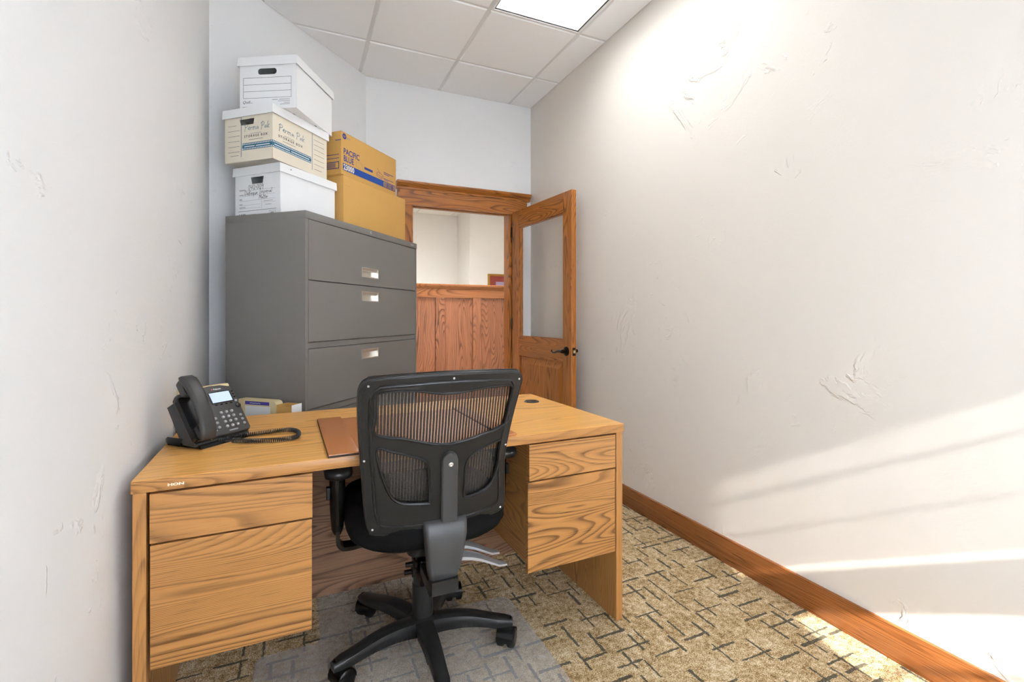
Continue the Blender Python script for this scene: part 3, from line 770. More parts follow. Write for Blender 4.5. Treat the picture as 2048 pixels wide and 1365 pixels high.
CPHI = 0.8571
side = CPHI + pi / 2                              # direction of the cabinet's side
def gap_pt(a, b): return (0.015 + a * cos(side) + b * cos(side + pi / 2), 2.302 + a * sin(side) + b * sin(side + pi / 2))
sp_ = gap_pt(0.0, 0.0)
sc = tag(empty('low_carton', (sp_[0], sp_[1], 0), side), 'closed brown carton on the floor behind the desk, under the open carton', 'carton')
bm = bmesh.new(); box(bm, 0.0, 0.36, 0.0, 0.06, 0, 0.5, 0.002); from_bm('body', bm, 'kraft', sc)
obox('tape', 'cream_plastic', sc, 0.0, 0.36, 0.018, 0.037, 0.4995, 0.5004)
oc = tag(empty('open_carton', (sp_[0], sp_[1], 0.501), side), 'open cardboard carton with white outside just behind the desk beside the filing cabinet', 'carton')
bm = bmesh.new()
for q in ((0.0, 0.004, 0, 0.06, 0, 0.268), (0.076, 0.08, 0, 0.06, 0, 0.268), (0.004, 0.076, 0, 0.003, 0, 0.268), (0.004, 0.076, 0.057, 0.06, 0, 0.262), (0.004, 0.076, 0.003, 0.057, 0, 0.004)): box(bm, *q)
from_bm('body', bm, 'kraft', oc)
obox('liner', 'white_card', oc, -0.002, 0.0, 0, 0.06, 0, 0.270)
cb_ = tag(empty('cream_box', (sp_[0], sp_[1], 0.501), side), 'cream box with purple label strip and white paper poking above the desk edge', 'box')
bm = bmesh.new(); loft(bm, [[(x, y, z) for x, z in ((0.090, 0), (0.300, 0), (0.300, 0.282), (0.111, 0.282), (0.099, 0.278), (0.092, 0.268), (0.090, 0.257))] for y in (0.010, 0.052)])
from_bm('body', bm, 'cream_plastic', cb_, 30)
obox('purple_strip', 'purple', cb_, 0.128, 0.262, 0.052, 0.0527, 0.260, 0.275)
obox('paper_slip', 'paper', cb_, 0.122, 0.262, 0.052, 0.0527, 0.19, 0.254)
strokes('strip_print', [[(0.01 * k, 0.001 * (k % 2)) for k in range(2, 9)]], 0.002, 'white_ink', cb_, face_mat((0.255, 0.0529, 0.267), (-1, 0, 0), (0, 0, 1)))

# ------------------------------------------------------------------ filing cabinet
CX, CY = 0.0372, 2.3131
cab = tag(empty('filing_cabinet', (CX, CY, 0), CPHI), 'tall charcoal metal lateral filing cabinet in the corner behind the desk', 'filing cabinet')
c0, c1, cd, ch = -0.010, 1.037, 0.457, 1.634
bm = bmesh.new()                                  # open-front shell
for q in ((c0, c0 + 0.02, 0.0, cd, 0.0, ch - 0.034), (c1 - 0.014, c1, 0.0, cd, 0.0, ch - 0.034), (c0 + 0.02, c1 - 0.014, cd - 0.02, cd, 0.0, ch - 0.034), (c0 + 0.02, c1 - 0.014, 0.004, cd - 0.02, 0.0, 0.06), (c0 + 0.02, c1 - 0.014, 0.03, 0.04, 0.06, ch - 0.034)): box(bm, *q)
from_bm('carcass', bm, 'cab', cab)
bm = bmesh.new(); box(bm, c0 - 0.001, c1 + 0.001, -0.003, cd, ch - 0.034, ch, 0.002); from_bm('top_cap', bm, 'cab', cab, 30)
drs = [(1.325, 1.5965, 'bottom'), (1.041, 1.320, 'top'), (0.735, 1.008, 'top'), (0.43, 0.70, 'top'), (0.075, 0.395, 'top')]
def drawer_front(z0, z1, hx0, hx1, hz0, hz1):
    bm = bmesh.new(); xs = [c0 + 0.023, hx0, hx1, c1 - 0.017]; zs = [z0, hz0, hz1, z1]
    for i in range(3):
        for k in range(3):
            if i == 1 and k == 1: continue
            box(bm, xs[i], xs[i + 1], 0.0, 0.028, zs[k], zs[k + 1])
    bmesh.ops.remove_doubles(bm, verts=bm.verts[:], dist=1e-6)
    return bm
for z0, z1, where in drs:
    hz0 = {'bottom': z0 + 0.043, 'top': z1 - 0.081}[where]; hz1 = hz0 + 0.053
    d_ = from_bm('drawer', drawer_front(z0, z1, 0.425, 0.583, hz0, hz1), 'cab', cab)
    bm = bmesh.new(); a0, a1 = 0.425, 0.583
    for q in ((a0, a1, -0.0015, 0.024, hz0, hz0 + 0.004), (a0, a1, -0.0015, 0.024, hz1 - 0.004, hz1), (a0, a0 + 0.004, -0.0015, 0.024, hz0 + 0.004, hz1 - 0.004), (a1 - 0.004, a1, -0.0015, 0.024, hz0 + 0.004, hz1 - 0.004), (a0 + 0.004, a1 - 0.004, 0.022, 0.0245, hz0 + 0.004, hz1 - 0.004)): box(bm, *q)
    from_bm('handle', bm, 'handle_cup', d_)
    bm = bmesh.new(); loft(bm, [[(x, 0.0, hz1 - 0.004), (x, 0.010, hz1 - 0.004), (x, 0.010, hz1 - 0.018), (x, 0.004, hz1 - 0.014)] for x in (a0 + 0.004, a1 - 0.004)]); from_bm('handle_lip', bm, 'handle_cup', d_)
obox('drawer_spacer', 'cab', cab, c0 + 0.02, c1 - 0.014, 0.006, 0.03, 1.011, 1.038)
obox('drawer_spacer', 'cab', cab, c0 + 0.02, c1 - 0.014, 0.006, 0.03, 0.703, 0.732)
obox('drawer_spacer', 'cab', cab, c0 + 0.02, c1 - 0.014, 0.006, 0.03, 0.398, 0.427)
bm = bmesh.new(); lathe(bm, [(0.0075, -0.006), (0.0075, -0.003)], (0.502, 0, ch - 0.017), 'y', 16); lk = from_bm('lock', bm, 'silver', cab, 40)
obox('key_slot', 'gloss_black', lk, 0.501, 0.503, -0.0064, -0.006, ch - 0.021, ch - 0.013)
text('emblem', 'HON', 0.011, 'silver', cab, face_mat((0.95, -0.0034, ch - 0.021), (1, 0, 0), (0, 0, 1)), 'LEFT', 1.6, 0, 0.0004, 0.0004)

# ------------------------------------------------------------------ storage boxes
def hole_shape(kind, w, h):
    if kind == 'oval': return rrect(w, h, h / 2 - 0.0005, 6)
    return [(-w / 2, h / 2), (-w / 2 + 0.006, -h / 2), (w / 2 - 0.006, -h / 2), (w / 2, h / 2)]
def storage_box(loc, phi, w, d, H, body_mat, hole, label, under='white_card', lid_over=0.007, tilt=(0, 0)):
    t = tag(empty('storage_box', loc, phi), label, 'storage box', 'storage boxes stacked on the filing cabinet')
    th = 0.004; hb = H - 0.004
    hk, hyc, hzc, hw_, hh = hole
    bm = plate_mesh([[(-d / 2, 0), (d / 2, 0), (d / 2, hb), (-d / 2, hb)], [(hyc + x, hzc + z) for x, z in hole_shape(hk, hw_, hh)]], th, 0)
    xform(bm, lambda x, y, z: (z + th / 2, d / 2 - x, y))
    for q in ((th, w - th, 0, th, 0, hb), (th, w - th, d - th, d, 0, hb), (w - th, w, 0, d, 0, hb)): box(bm, *q)
    k0 = len(bm.faces); box(bm, th, w - th, th, d - th, 0, th, 0.0, 1)
    bmesh.ops.recalc_face_normals(bm, faces=bm.faces[:])
    body = from_bm('body', bm, [body_mat, under], t)
    bm = bmesh.new(); o = lid_over; e = 0.003; z1 = H; z0 = H - 0.043
    rings = [[(-o - 0.002, -o - 0.002, z0), (w + o + 0.002, -o - 0.002, z0), (w + o + 0.002, d + o + 0.002, z0), (-o - 0.002, d + o + 0.002, z0)], [(-o, -o, z1), (w + o, -o, z1), (w + o, d + o, z1), (-o, d + o, z1)],
             [(-o + e, -o + e, z1 - e), (w + o - e, -o + e, z1 - e), (w + o - e, d + o - e, z1 - e), (-o + e, d + o - e, z1 - e)], [(-o + e - 0.002, -o + e - 0.002, z0), (w + o - e + 0.002, -o + e - 0.002, z0), (w + o - e + 0.002, d + o - e + 0.002, z0), (-o + e - 0.002, d + o - e + 0.002, z0)]]
    vr = [[bm.verts.new(p) for p in r] for r in rings]
    for a, b in ((0, 1), (2, 3), (3, 0)):
        for i in range(4): bm.faces.new((vr[a][i], vr[a][(i + 1) % 4], vr[b][(i + 1) % 4], vr[b][i]))
    bm.faces.new(vr[1]); bm.faces.new(list(reversed(vr[2])))
    bmesh.ops.recalc_face_normals(bm, faces=bm.faces[:])
    lid = from_bm('lid', bm, 'white_card', t)
    end = face_mat((-0.0004, d, 0), (0, -1, 0), (0, 0, 1)); lng = face_mat((0, -0.0004, 0), (1, 0, 0), (0, 0, 1))
    return t, body, lid, end, lng
B1W, B1D, B1H = 0.3814, 0.2964, 0.2678
t1, b1, l1, E1, G1 = storage_box((-0.0779, 2.5399, 1.6345), R(45.46), B1W, B1D, B1H, 'white_card', ('trap', 0.0, 0.198, 0.085, 0.034), 'lowest white storage box with handwriting on its end, standing on the cabinet')
obox('lid_notch', 'ink_grey', l1, 0.055, 0.062, -0.0105, -0.009, B1H - 0.022, B1H - 0.018)
# printed form and handwriting on the end
fr = [(0.03, 0.266, y, y + 0.0008) for y in (0.150, 0.124, 0.100)] + [(0.03, 0.17, y, y + 0.0008) for y in (0.078, 0.062)] + [(0.18, 0.266, 0.084, 0.0848), (0.178, 0.1788, 0.055, 0.098), (0.022, 0.272, 0.048, 0.0505)]
fr += [(0.226, 0.266, 0.020, 0.0212), (0.226, 0.266, 0.040, 0.0412), (0.226, 0.2272, 0.020, 0.041), (0.2648, 0.266, 0.020, 0.041)]
print_rects('printed_form', fr, 'ink_grey', b1, E1)
bars = [(0.03, 0.07, 0.154, 0.157), (0.03, 0.058, 0.129, 0.132), (0.03, 0.047, 0.106, 0.110), (0.03, 0.05, 0.082, 0.085), (0.03, 0.07, 0.066, 0.069), (0.19, 0.25, 0.09, 0.092), (0.20, 0.24, 0.072, 0.074), (0.075, 0.14, 0.026, 0.031), (0.025, 0.14, 0.014, 0.016), (0.235, 0.257, 0.026, 0.034)]
print_rects('small_print', bars, 'ink_grey', b1, E1)
strokes('bold_mark', [[(0.026 + 0.012 * k, 0.022), (0.031 + 0.012 * k, 0.036)] for k in range(4)] + [[(0.03, 0.030), (0.07, 0.031)], [(0.028, 0.023), (0.066, 0.024)]], 0.004, 'ink', b1, E1)
GL = {  # pen letters on a 1-high cell: polylines
 '0': (0.62, [[(.3, 0), (.05, .4), (.25, 1), (.5, .6), (.3, 0)]]), '4': (0.62, [[(.1, 1), (.05, .5), (.5, .5)], [(.45, 1), (.4, 0)]]), 'Q': (0.75, [[(.35, 0), (.05, .4), (.3, 1), (.6, .6), (.35, 0)], [(.4, .25), (.7, -.1)]]),
 '-': (0.4, [[(.05, .45), (.35, .45)]]), '9': (0.6, [[(.5, .8), (.25, 1), (.1, .7), (.35, .55), (.5, .85)], [(.5, .85), (.42, -.15)]]),
 'D': (0.75, [[(.12, 0), (.1, 1), (.5, .85), (.6, .4), (.12, 0)]]), 'e': (0.45, [[(.05, .25), (.35, .35), (.2, .5), (.05, .2), (.4, .05)]]), 'B': (0.7, [[(.1, 0), (.12, 1), (.5, .8), (.15, .5), (.55, .3), (.1, 0)]]),
 'q': (0.5, [[(.35, .45), (.1, .4), (.15, .05), (.35, .3)], [(.38, .5), (.3, -.4)]]), 'u': (0.5, [[(.05, .45), (.1, .05), (.32, .1), (.38, .45)], [(.38, .45), (.42, 0)]]), 'I': (0.45, [[(.2, 1), (.15, 0)], [(.0, 1), (.4, 1)], [(0, 0), (.35, 0)]]),
 'm': (0.75, [[(.05, .45), (.05, 0)], [(.05, .35), (.25, .45), (.28, 0)], [(.28, .35), (.5, .45), (.6, 0)]]), 'p': (0.55, [[(.05, .45), (.02, -.4)], [(.05, .4), (.4, .4), (.3, .05), (.05, .1)]]), 'r': (0.4, [[(.05, .45), (.05, 0)], [(.05, .3), (.35, .45)]]),
 'i': (0.25, [[(.1, .45), (.12, 0)]]), 'a': (0.5, [[(.35, .4), (.1, .35), (.1, .05), (.35, .3), (.42, 0)]]), 'l': (0.28, [[(.12, 1), (.1, 0)]]), 'M': (0.85, [[(.05, 0), (.15, 1), (.38, .3), (.62, 1), (.7, 0)]]), 't': (0.4, [[(.18, .9), (.15, 0), (.3, .05)], [(0, .6), (.35, .62)]]),
 'P': (0.75, [[(.2, -.15), (.22, .95)], [(0, .75), (.3, 1.05), (.65, .8), (.5, .5), (.2, .45)]]), 'k': (0.5, [[(.05, 1), (.08, 0)], [(.4, .5), (.1, .22), (.42, 0)]]), ' ': (0.45, [])}
def pen(word, x, y, h, slant=0.0, rise=0.0):
    out = []; cx_ = x
    for chh in word:
        wd, ls = GL[chh]
        for l in ls: out.append([(cx_ + (px_ + slant * py_) * h, y + py_ * h + rise * (cx_ - x)) for px_, py_ in l])
        cx_ += wd * h
    return out
strokes('handwriting', pen('04Q-009', 0.088, 0.153, 0.024, 0.1) + pen('DeBeque', 0.064, 0.127, 0.023, 0.1) + pen('Imperial', 0.163, 0.130, 0.023, 0.1) + pen('Matter', 0.160, 0.104, 0.020, 0.1), 0.0018, 'ink', b1, E1)

B2W, B2D, B2H = 0.384, 0.2884, 0.255
t2, b2, l2, E2, G2 = storage_box((-0.109, 2.4819, 1.9035), R(48.51), B2W, B2D, B2H, 'cream_card', ('trap', -0.008, 0.188, 0.090, 0.028), 'cream storage box with teal film strip print in the middle of the stack', 'grey_card')
for mt, x0, sgn, tag_ in ((E2, 0.118, 1, 'end'), (G2, 0.035, 1, 'side')):
    sx_ = 1.0 if tag_ == 'end' else 1.15
    strokes('script_lettering', pen('Perma', x0, 0.145, 0.032, 0.12) + pen('Pak', x0 + 0.100, 0.145, 0.032, 0.12), 0.0020, 'teal', b2, mt @ Matrix.Translation((x0 * (1 - sx_), 0, 0)) @ Matrix.Diagonal((sx_, 1, 1, 1)))
    text('storage_lettering', 'STORAGE BOX', 0.0165, 'ink', b2, mt @ Matrix.Translation((x0 + 0.072 * sx_, 0.112, 0)), 'CENTER', 1.0 * sx_, 0, 0.0002, space=1.35)
    print_rects('small_print', [(x0 + 0.04, x0 + 0.105, 0.128, 0.130), (x0 + 0.030, x0 + 0.115, 0.099, 0.1015)], 'ink_grey', b2, mt)
s0, s1 = 0.108, B2D
def film(mt, a, b, nm):
    print_rects('film_strip', [(a, b, 0.053, 0.086)], 'teal', b2, mt, 0.0002)
    n = int((b - a) / 0.0092); w_ = (b - a) / n
    print_rects('film_holes', [(a + w_ * (k + 0.28), a + w_ * (k + 0.78), y, y + 0.0058) for k in range(n) for y in (0.0555, 0.0775)], 'white_card', b2, mt, 0.0004)
    print_rects('film_caption', [(a + 0.012, a + (b - a) * 0.42, 0.067, 0.0705), (a + (b - a) * 0.46, b - 0.015, 0.067, 0.0705)], 'white_card', b2, mt, 0.0004)
film(E2, 0.108, B2D, 'end'); film(G2, 0.0, 0.262, 'side')
print_rects('divider_line', [(0.1, 0.1025, 0.022, 0.212)], 'teal', b2, E2); print_rects('divider_line', [(0.268, 0.2705, 0.022, 0.212)], 'teal', b2, G2)
print_rects('ruled_lines', [(0.02, 0.092 if k else 0.072, 0.176 - 0.0255 * k, 0.1772 - 0.0255 * k) for k in range(6)] + [(0.035, 0.085, 0.030, 0.0315)], 'ink', b2, E2)
print_rects('ruled_lines', [(0.282, 0.362, 0.184 - 0.0255 * k, 0.1852 - 0.0255 * k) for k in range(6)] + [(0.285, 0.345, 0.030, 0.0315)], 'ink', b2, G2)
bm = bmesh.new(); lathe(bm, [(0.0, 0.0), (0.001, 0)], (0, 0, 0)); bm.free()

B3W, B3D, B3H = 0.372, 0.2859, 0.2501
t3, b3, l3, E3, G3 = storage_box((-0.0072, 2.4854, 2.160), R(60.86), B3W, B3D, B3H, 'white_card', ('oval', -0.003, 0.180, 0.096, 0.030), 'topmost white storage box with oval hand hole and blank ruled label', 'white_card')
x0, x1, y0, y1 = 0.018, 0.262, 0.052, 0.150
print_rects('ruled_label', [(x0, x1, y, y + 0.0012) for y in (y0, y0 + 0.0325, y0 + 0.065, y1)] + [(x0, x0 + 0.0012, y0, y1), (x1 - 0.0012, x1, y0, y1)], 'ink', b3, E3)
text('brand_text', 'Quill', 0.019, 'ink', b3, E3 @ Matrix.Translation((0.014, 0.028, 0)), 'LEFT', 1, 0.35, 0.0)
text('brand_text', '.com', 0.009, 'ink_grey', b3, E3 @ Matrix.Translation((0.048, 0.028, 0)), 'LEFT', 1, 0.1)
print_rects('small_print', [(0.014, 0.10, 0.010, 0.012), (0.165, 0.195, 0.041, 0.0435), (0.20, 0.255, 0.041, 0.0435), (0.195, 0.255, 0.033, 0.035), (0.225, 0.255, 0.025, 0.027), (0.205, 0.255, 0.018, 0.020)], 'ink_grey', b3, E3)
# round stamp and slot on the overhanging underside
bm = bmesh.new()
lathe(bm, [(0.012, -0.0006), (0.012, 0.0002)], (0.075, 0.060, 0), 'z', 20); lathe(bm, [(0.008, -0.0009), (0.008, 0.0)], (0.225, 0.020, 0), 'z', 16)
from_bm('underside_stamp', bm, 'ink_grey', b3)

# ------------------------------------------------------------------ cartons beside the stack
def carton(loc, phi, w, d, h, label):
    t = tag(empty('carton', loc, phi), label, 'carton', 'brown cartons stacked on the filing cabinet')
    bm = bmesh.new(); box(bm, 0, w, 0, d, 0, h - 0.004, 0.0025); body = from_bm('body', bm, 'kraft', t, 30)
    for y0_, y1_ in ((0.001, d / 2 - 0.001), (d / 2 + 0.001, d - 0.001)): obox('top_flap', 'kraft', t, 0.001, w - 0.001, y0_, y1_, h - 0.0038, h)
    obox('tape', 'cream_plastic', t, 0.0, w, d / 2 - 0.025, d / 2 + 0.025, h, h + 0.0003)
    return t, body, face_mat((0, -0.0004, 0), (1, 0, 0), (0, 0, 1)), face_mat((-0.0004, d, 0), (0, -1, 0), (0, 0, 1))
tk, bk, GK, EK = carton((0.2344, 2.7973, 1.6345), R(45.21), 0.6217, 0.33, 0.319, 'plain brown carton standing on the cabinet beside the white boxes')
tp, bp_, GP, EP = carton((0.2225, 2.7905, 1.9545), R(45.74), 0.5378, 0.30, 0.2400, 'brown carton printed with blue band, lying on top of the plain carton')
text('lettering', 'PACIFIC', 0.046, 'navy', bp_, GP @ Matrix.Translation((0.018, 0.118, 0)), 'LEFT', 0.86, 0, 0.0008)
text('lettering', 'BLUE', 0.046, 'navy', bp_, GP @ Matrix.Translation((0.018, 0.078, 0)), 'LEFT', 0.86, 0, 0.0008)
print_rects('blue_band', [(0.014, 0.395, 0.025, 0.064)], 'royal', bp_, GP, 0.0002)
text('band_number', '23000', 0.043, 'cream_card', bp_, GP @ Matrix.Translation((0.018, 0.030, 0.0004)), 'LEFT', 0.86, 0, 0.0014)
print_rects('printed_tag', [(0.130, 0.185, 0.074, 0.0755), (0.130, 0.185, 0.106, 0.1075), (0.130, 0.1315, 0.074, 0.1075), (0.1835, 0.185, 0.074, 0.1075)], 'ink_grey', bp_, GP)
print_rects('small_print', [(0.205, 0.285, 0.083, 0.097), (0.40, 0.505, 0.118, 0.122), (0.40, 0.46, 0.108, 0.112), (0.40, 0.505, 0.080, 0.083), (0.40, 0.45, 0.072, 0.075)], 'navy', bp_, GP, 0.0003)
bc = [(0.395, 0.525, 0.025, 0.029), (0.395, 0.525, 0.060, 0.064), (0.395, 0.398, 0.025, 0.064), (0.52, 0.525, 0.025, 0.064)]
random.seed(3); x = 0.405
while x < 0.51:
    w_ = random.choice((0.0015, 0.0025, 0.004)); bc.append((x, x + w_, 0.031, 0.058)); x += w_ + random.choice((0.002, 0.003, 0.004))
print_rects('barcode', bc, 'navy', bp_, GP)
strokes('pictogram', [[(0.325, 0.080), (0.375, 0.070), (0.392, 0.082), (0.392, 0.092), (0.345, 0.104), (0.325, 0.092), (0.325, 0.080)], [(0.325, 0.092), (0.372, 0.082), (0.392, 0.092)], [(0.372, 0.082), (0.373, 0.071)], [(0.330, 0.125), (0.360, 0.103)]], 0.0022, 'navy', bp_, GP)
bm = bmesh.new(); lathe(bm, [(0.016, 0), (0.016, 0.0003)], (0.026, 0.216, 0), 'z', 20); bm.transform(GP); dd_ = from_bm('round_logo', bm, 'navy', bp_)
text('small_print', 'GP', 0.016, 'kraft', dd_, GP @ Matrix.Translation((0.026, 0.210, 0.0004)), 'CENTER')
print_rects('small_print', [(0.048, 0.075, 0.213, 0.216), (0.048, 0.068, 0.207, 0.209)], 'ink_grey', bp_, GP)
# end face print (right half of that face is in view)
print_rects('end_label', [(0.150, 0.285, 0.030, 0.034), (0.150, 0.285, 0.066, 0.070), (0.281, 0.285, 0.030, 0.070), (0.150, 0.154, 0.030, 0.070)], 'navy', bp_, EP)
print_rects('end_barcode', [(0.165 + 0.007 * k, 0.168 + 0.007 * k, 0.037, 0.063) for k in range(14)], 'navy', bp_, EP)
print_rects('small_print', [(0.16, 0.285, 0.108, 0.111), (0.16, 0.285, 0.088, 0.091), (0.26, 0.30, 0.188, 0.192)], 'navy', bp_, EP)
obox('seam_tab', 'kraft', bk, 0.004, 0.055, -0.0012, 0.0005, 0.262, 0.312, 0.0005)

# ------------------------------------------------------------------ chair mat
bm = bmesh.new()
pts = [(0.0735, 2.10), (0.0735, 1.815), (0.060, 1.803), (-0.110, 1.803), (-0.131, 1.782), (-0.131, 1.02), (-0.11, 1.0), (0.775, 1.0), (0.797, 1.02), (0.792, 1.765), (0.770, 1.795), (0.600, 1.806), (0.589, 1.818), (0.589, 2.10), (0.575, 2.115), (0.09, 2.115)]
prism(bm, list(reversed(pts)) if False else pts, 0.0005, 0.004)
bmesh.ops.recalc_face_normals(bm, faces=bm.faces[:])
mt_ = from_bm('chair_mat', bm, 'mat'); tag(mt_, 'translucent vinyl chair mat with a lip on the carpet under the office chair', 'chair mat')

# ------------------------------------------------------------------ office chair
OC = Vector((0.40, 1.635, 0.0045))
ch_ = tag(empty('office_chair', OC), 'black office chair with mesh back pushed up to the desk', 'chair')
bm = bmesh.new(); lathe(bm, [(0.030, 0.060), (0.050, 0.064), (0.054, 0.085), (0.050, 0.108), (0.036, 0.118), (0.030, 0.118)], seg=28); from_bm('base_hub', bm, 'black_plastic', ch_, 40)
# leg: tapered arched bar with a ribbed flank, made once and reused
bm = bmesh.new(); rings = []
for k in range(11):
    t = k / 10; r_ = 0.030 + 0.285 * t
    zt = 0.112 + 0.010 * sin(pi * min(t * 1.3, 1)) - 0.020 * t * t; hw2 = 0.0320 - 0.010 * t; dp = 0.056 - 0.027 * t
    if k == 10: hw2 *= 0.75; zt -= 0.005; dp *= 0.8
    prof = [(hw2, -0.35), (hw2 * 1.0, -0.55), (hw2 * 0.80, -1.0), (-hw2 * 0.80, -1.0), (-hw2, -0.55), (-hw2, -0.35), (-hw2 * 0.86, -0.12), (-hw2 * 0.5, 0.0), (hw2 * 0.5, 0.0), (hw2 * 0.86, -0.12)]
    rings.append([(r_, y, zt + z * dp) for y, z in prof])
loft(bm, rings)
for k in range(12):
    r_ = 0.072 + 0.011 * k; t = (r_ - 0.03) / 0.285; hw2 = 0.0320 - 0.010 * t
    zt = 0.112 + 0.010 * sin(pi * min(t * 1.3, 1)) - 0.020 * t * t; dp = 0.056 - 0.027 * t
    for s_ in (-1, 1): box(bm, r_ - 0.0022, r_ + 0.0022, s_ * (hw2 * 0.9) - 0.002, s_ * (hw2 * 0.9) + 0.002, zt - dp * 0.93, zt - dp * 0.5)
leg0 = from_bm('leg', bm, 'black_plastic', None, 40); leg_me = leg0.data; bpy.data.objects.remove(leg0)
bm = bmesh.new()
lathe(bm, [(0.0125, 0.050), (0.0125, 0.082)], (0, 0, 0), 'z', 14)
rings = []                                       # hood
for k in range(9):
    a = pi * k / 8 * 1.12 - 0.2
    rings.append([(0.030 * cos(a) - 0.014, y, 0.030 + 0.031 * sin(a)) for y in (-0.027, -0.022, 0.022, 0.027)])
vr = [[bm.verts.new(p) for p in r] for r in rings]
for a, b in zip(vr[:-1], vr[1:]):
    for i in range(3): bm.faces.new((a[i], a[i + 1], b[i + 1], b[i]))
for s_ in (-1, 1):
    lathe(bm, [(0.008, s_ * 0.029), (0.022, s_ * 0.029), (0.0275, s_ * 0.025), (0.0285, s_ * 0.018), (0.0275, s_ * 0.008), (0.01, s_ * 0.007)], (-0.014, 0, 0.0285), 'y', 22)
cst0 = from_bm('caster', bm, 'gloss_black', None, 40); cst_me = cst0.data; bpy.data.objects.remove(cst0)
for k in range(5):
    an = R(-20 - 72 * k)
    lg_ = link(bpy.data.objects.new('leg', leg_me), ch_); lg_.rotation_euler = (0, 0, an)
    cs = link(bpy.data.objects.new('caster', cst_me), lg_); cs.location = (0.298, 0, 0); cs.scale = (1.1, 1.1, 1.1); cs.rotation_euler = (0, 0, R([70, 40, 10, 100, 30][k]))
bm = bmesh.new(); lathe(bm, [(0.036, 0.112), (0.036, 0.225), (0.033, 0.228), (0.033, 0.262), (0.030, 0.264), (0.030, 0.285), (0.020, 0.287), (0.020, 0.40)], seg=28); from_bm('gas_cylinder', bm, 'black_plastic', ch_, 40)
bm = bmesh.new(); loft(bm, [[(x, y, z) for x, y in rrect(0.15 * s_, 0.24 * s_, 0.03, 4, 0, 0.0)] for z, s_ in ((0.355, 0.72), (0.375, 0.95), (0.425, 1.0), (0.440, 1.05))]); from_bm('mechanism', bm, 'black_plastic', ch_, 40)
# coarse-threaded bolts and washers on the left of the mechanism
for zz, yy in ((0.335, -0.075), (0.300, -0.055)):
    bm = bmesh.new(); lathe(bm, [(0.008, -0.075), (0.008, -0.052), (0.020, -0.050), (0.020, -0.044), (0.009, -0.042), (0.009, -0.02)], (0, yy, zz), 'x', 16); from_bm('bolt', bm, 'bronze', ch_, 40)
bm = bmesh.new(); box(bm, -0.036, 0.036, -0.12, 0.02, 0.275, 0.36, 0.006); from_bm('mechanism_cheek', bm, 'gloss_black', ch_)
# two paddle levers on the right
for k, (yo, zo, rr_) in enumerate(((-0.035, 0.318, 0.0), (0.035, 0.328, 0.0))):
    bm = bmesh.new(); rings = []
    for i in range(8):
        t = i / 7; x = 0.06 + 0.235 * t; zz = zo - 0.012 + 0.022 * sin(pi * min(t * 1.2, 1)) - 0.052 * t; w2 = 0.017 + 0.010 * sin(pi * t); hh = 0.011 - 0.006 * t
        if i == 7: w2 *= 0.5
        rings.append([(x, yo - 0.02 * t + y * w2, zz + z * hh) for y, z in ((-1, -0.6), (0, -1), (1, -0.6), (1, 0.6), (0, 1), (-1, 0.6))])
    loft(bm, rings); from_bm('paddle_lever', bm, 'satin', ch_, 50)
bm = bmesh.new(); box(bm, 0.045, 0.115, -0.075, 0.06, 0.280, 0.335, 0.008); from_bm('lever_housing', bm, 'satin', ch_)
# seat
bm = bmesh.new(); rings = []
for z, s_ in ((0.444, 0.80), (0.450, 0.90), (0.464, 0.965), (0.485, 0.995), (0.510, 1.0), (0.530, 0.985), (0.543, 0.94), (0.548, 0.85), (0.549, 0.6), (0.547, 0.25)):
    rings.append([(x * s_, 0.005 + y * s_, z + 0.012 * (abs(x) / 0.26) ** 3 * (1 if z > 0.5 else 0)) for x, y in rrect(0.525, 0.500, 0.17, 8)])
loft(bm, rings); from_bm('seat_cushion', bm, 'seat_cloth', ch_, 180)
bm = bmesh.new(); loft(bm, [[(x * s_, 0.005 + y * s_, z) for x, y in rrect(0.44, 0.42, 0.14, 6)] for z, s_ in ((0.430, 0.85), (0.438, 0.98), (0.446, 1.0))]); from_bm('seat_pan', bm, 'black_plastic', ch_, 40)
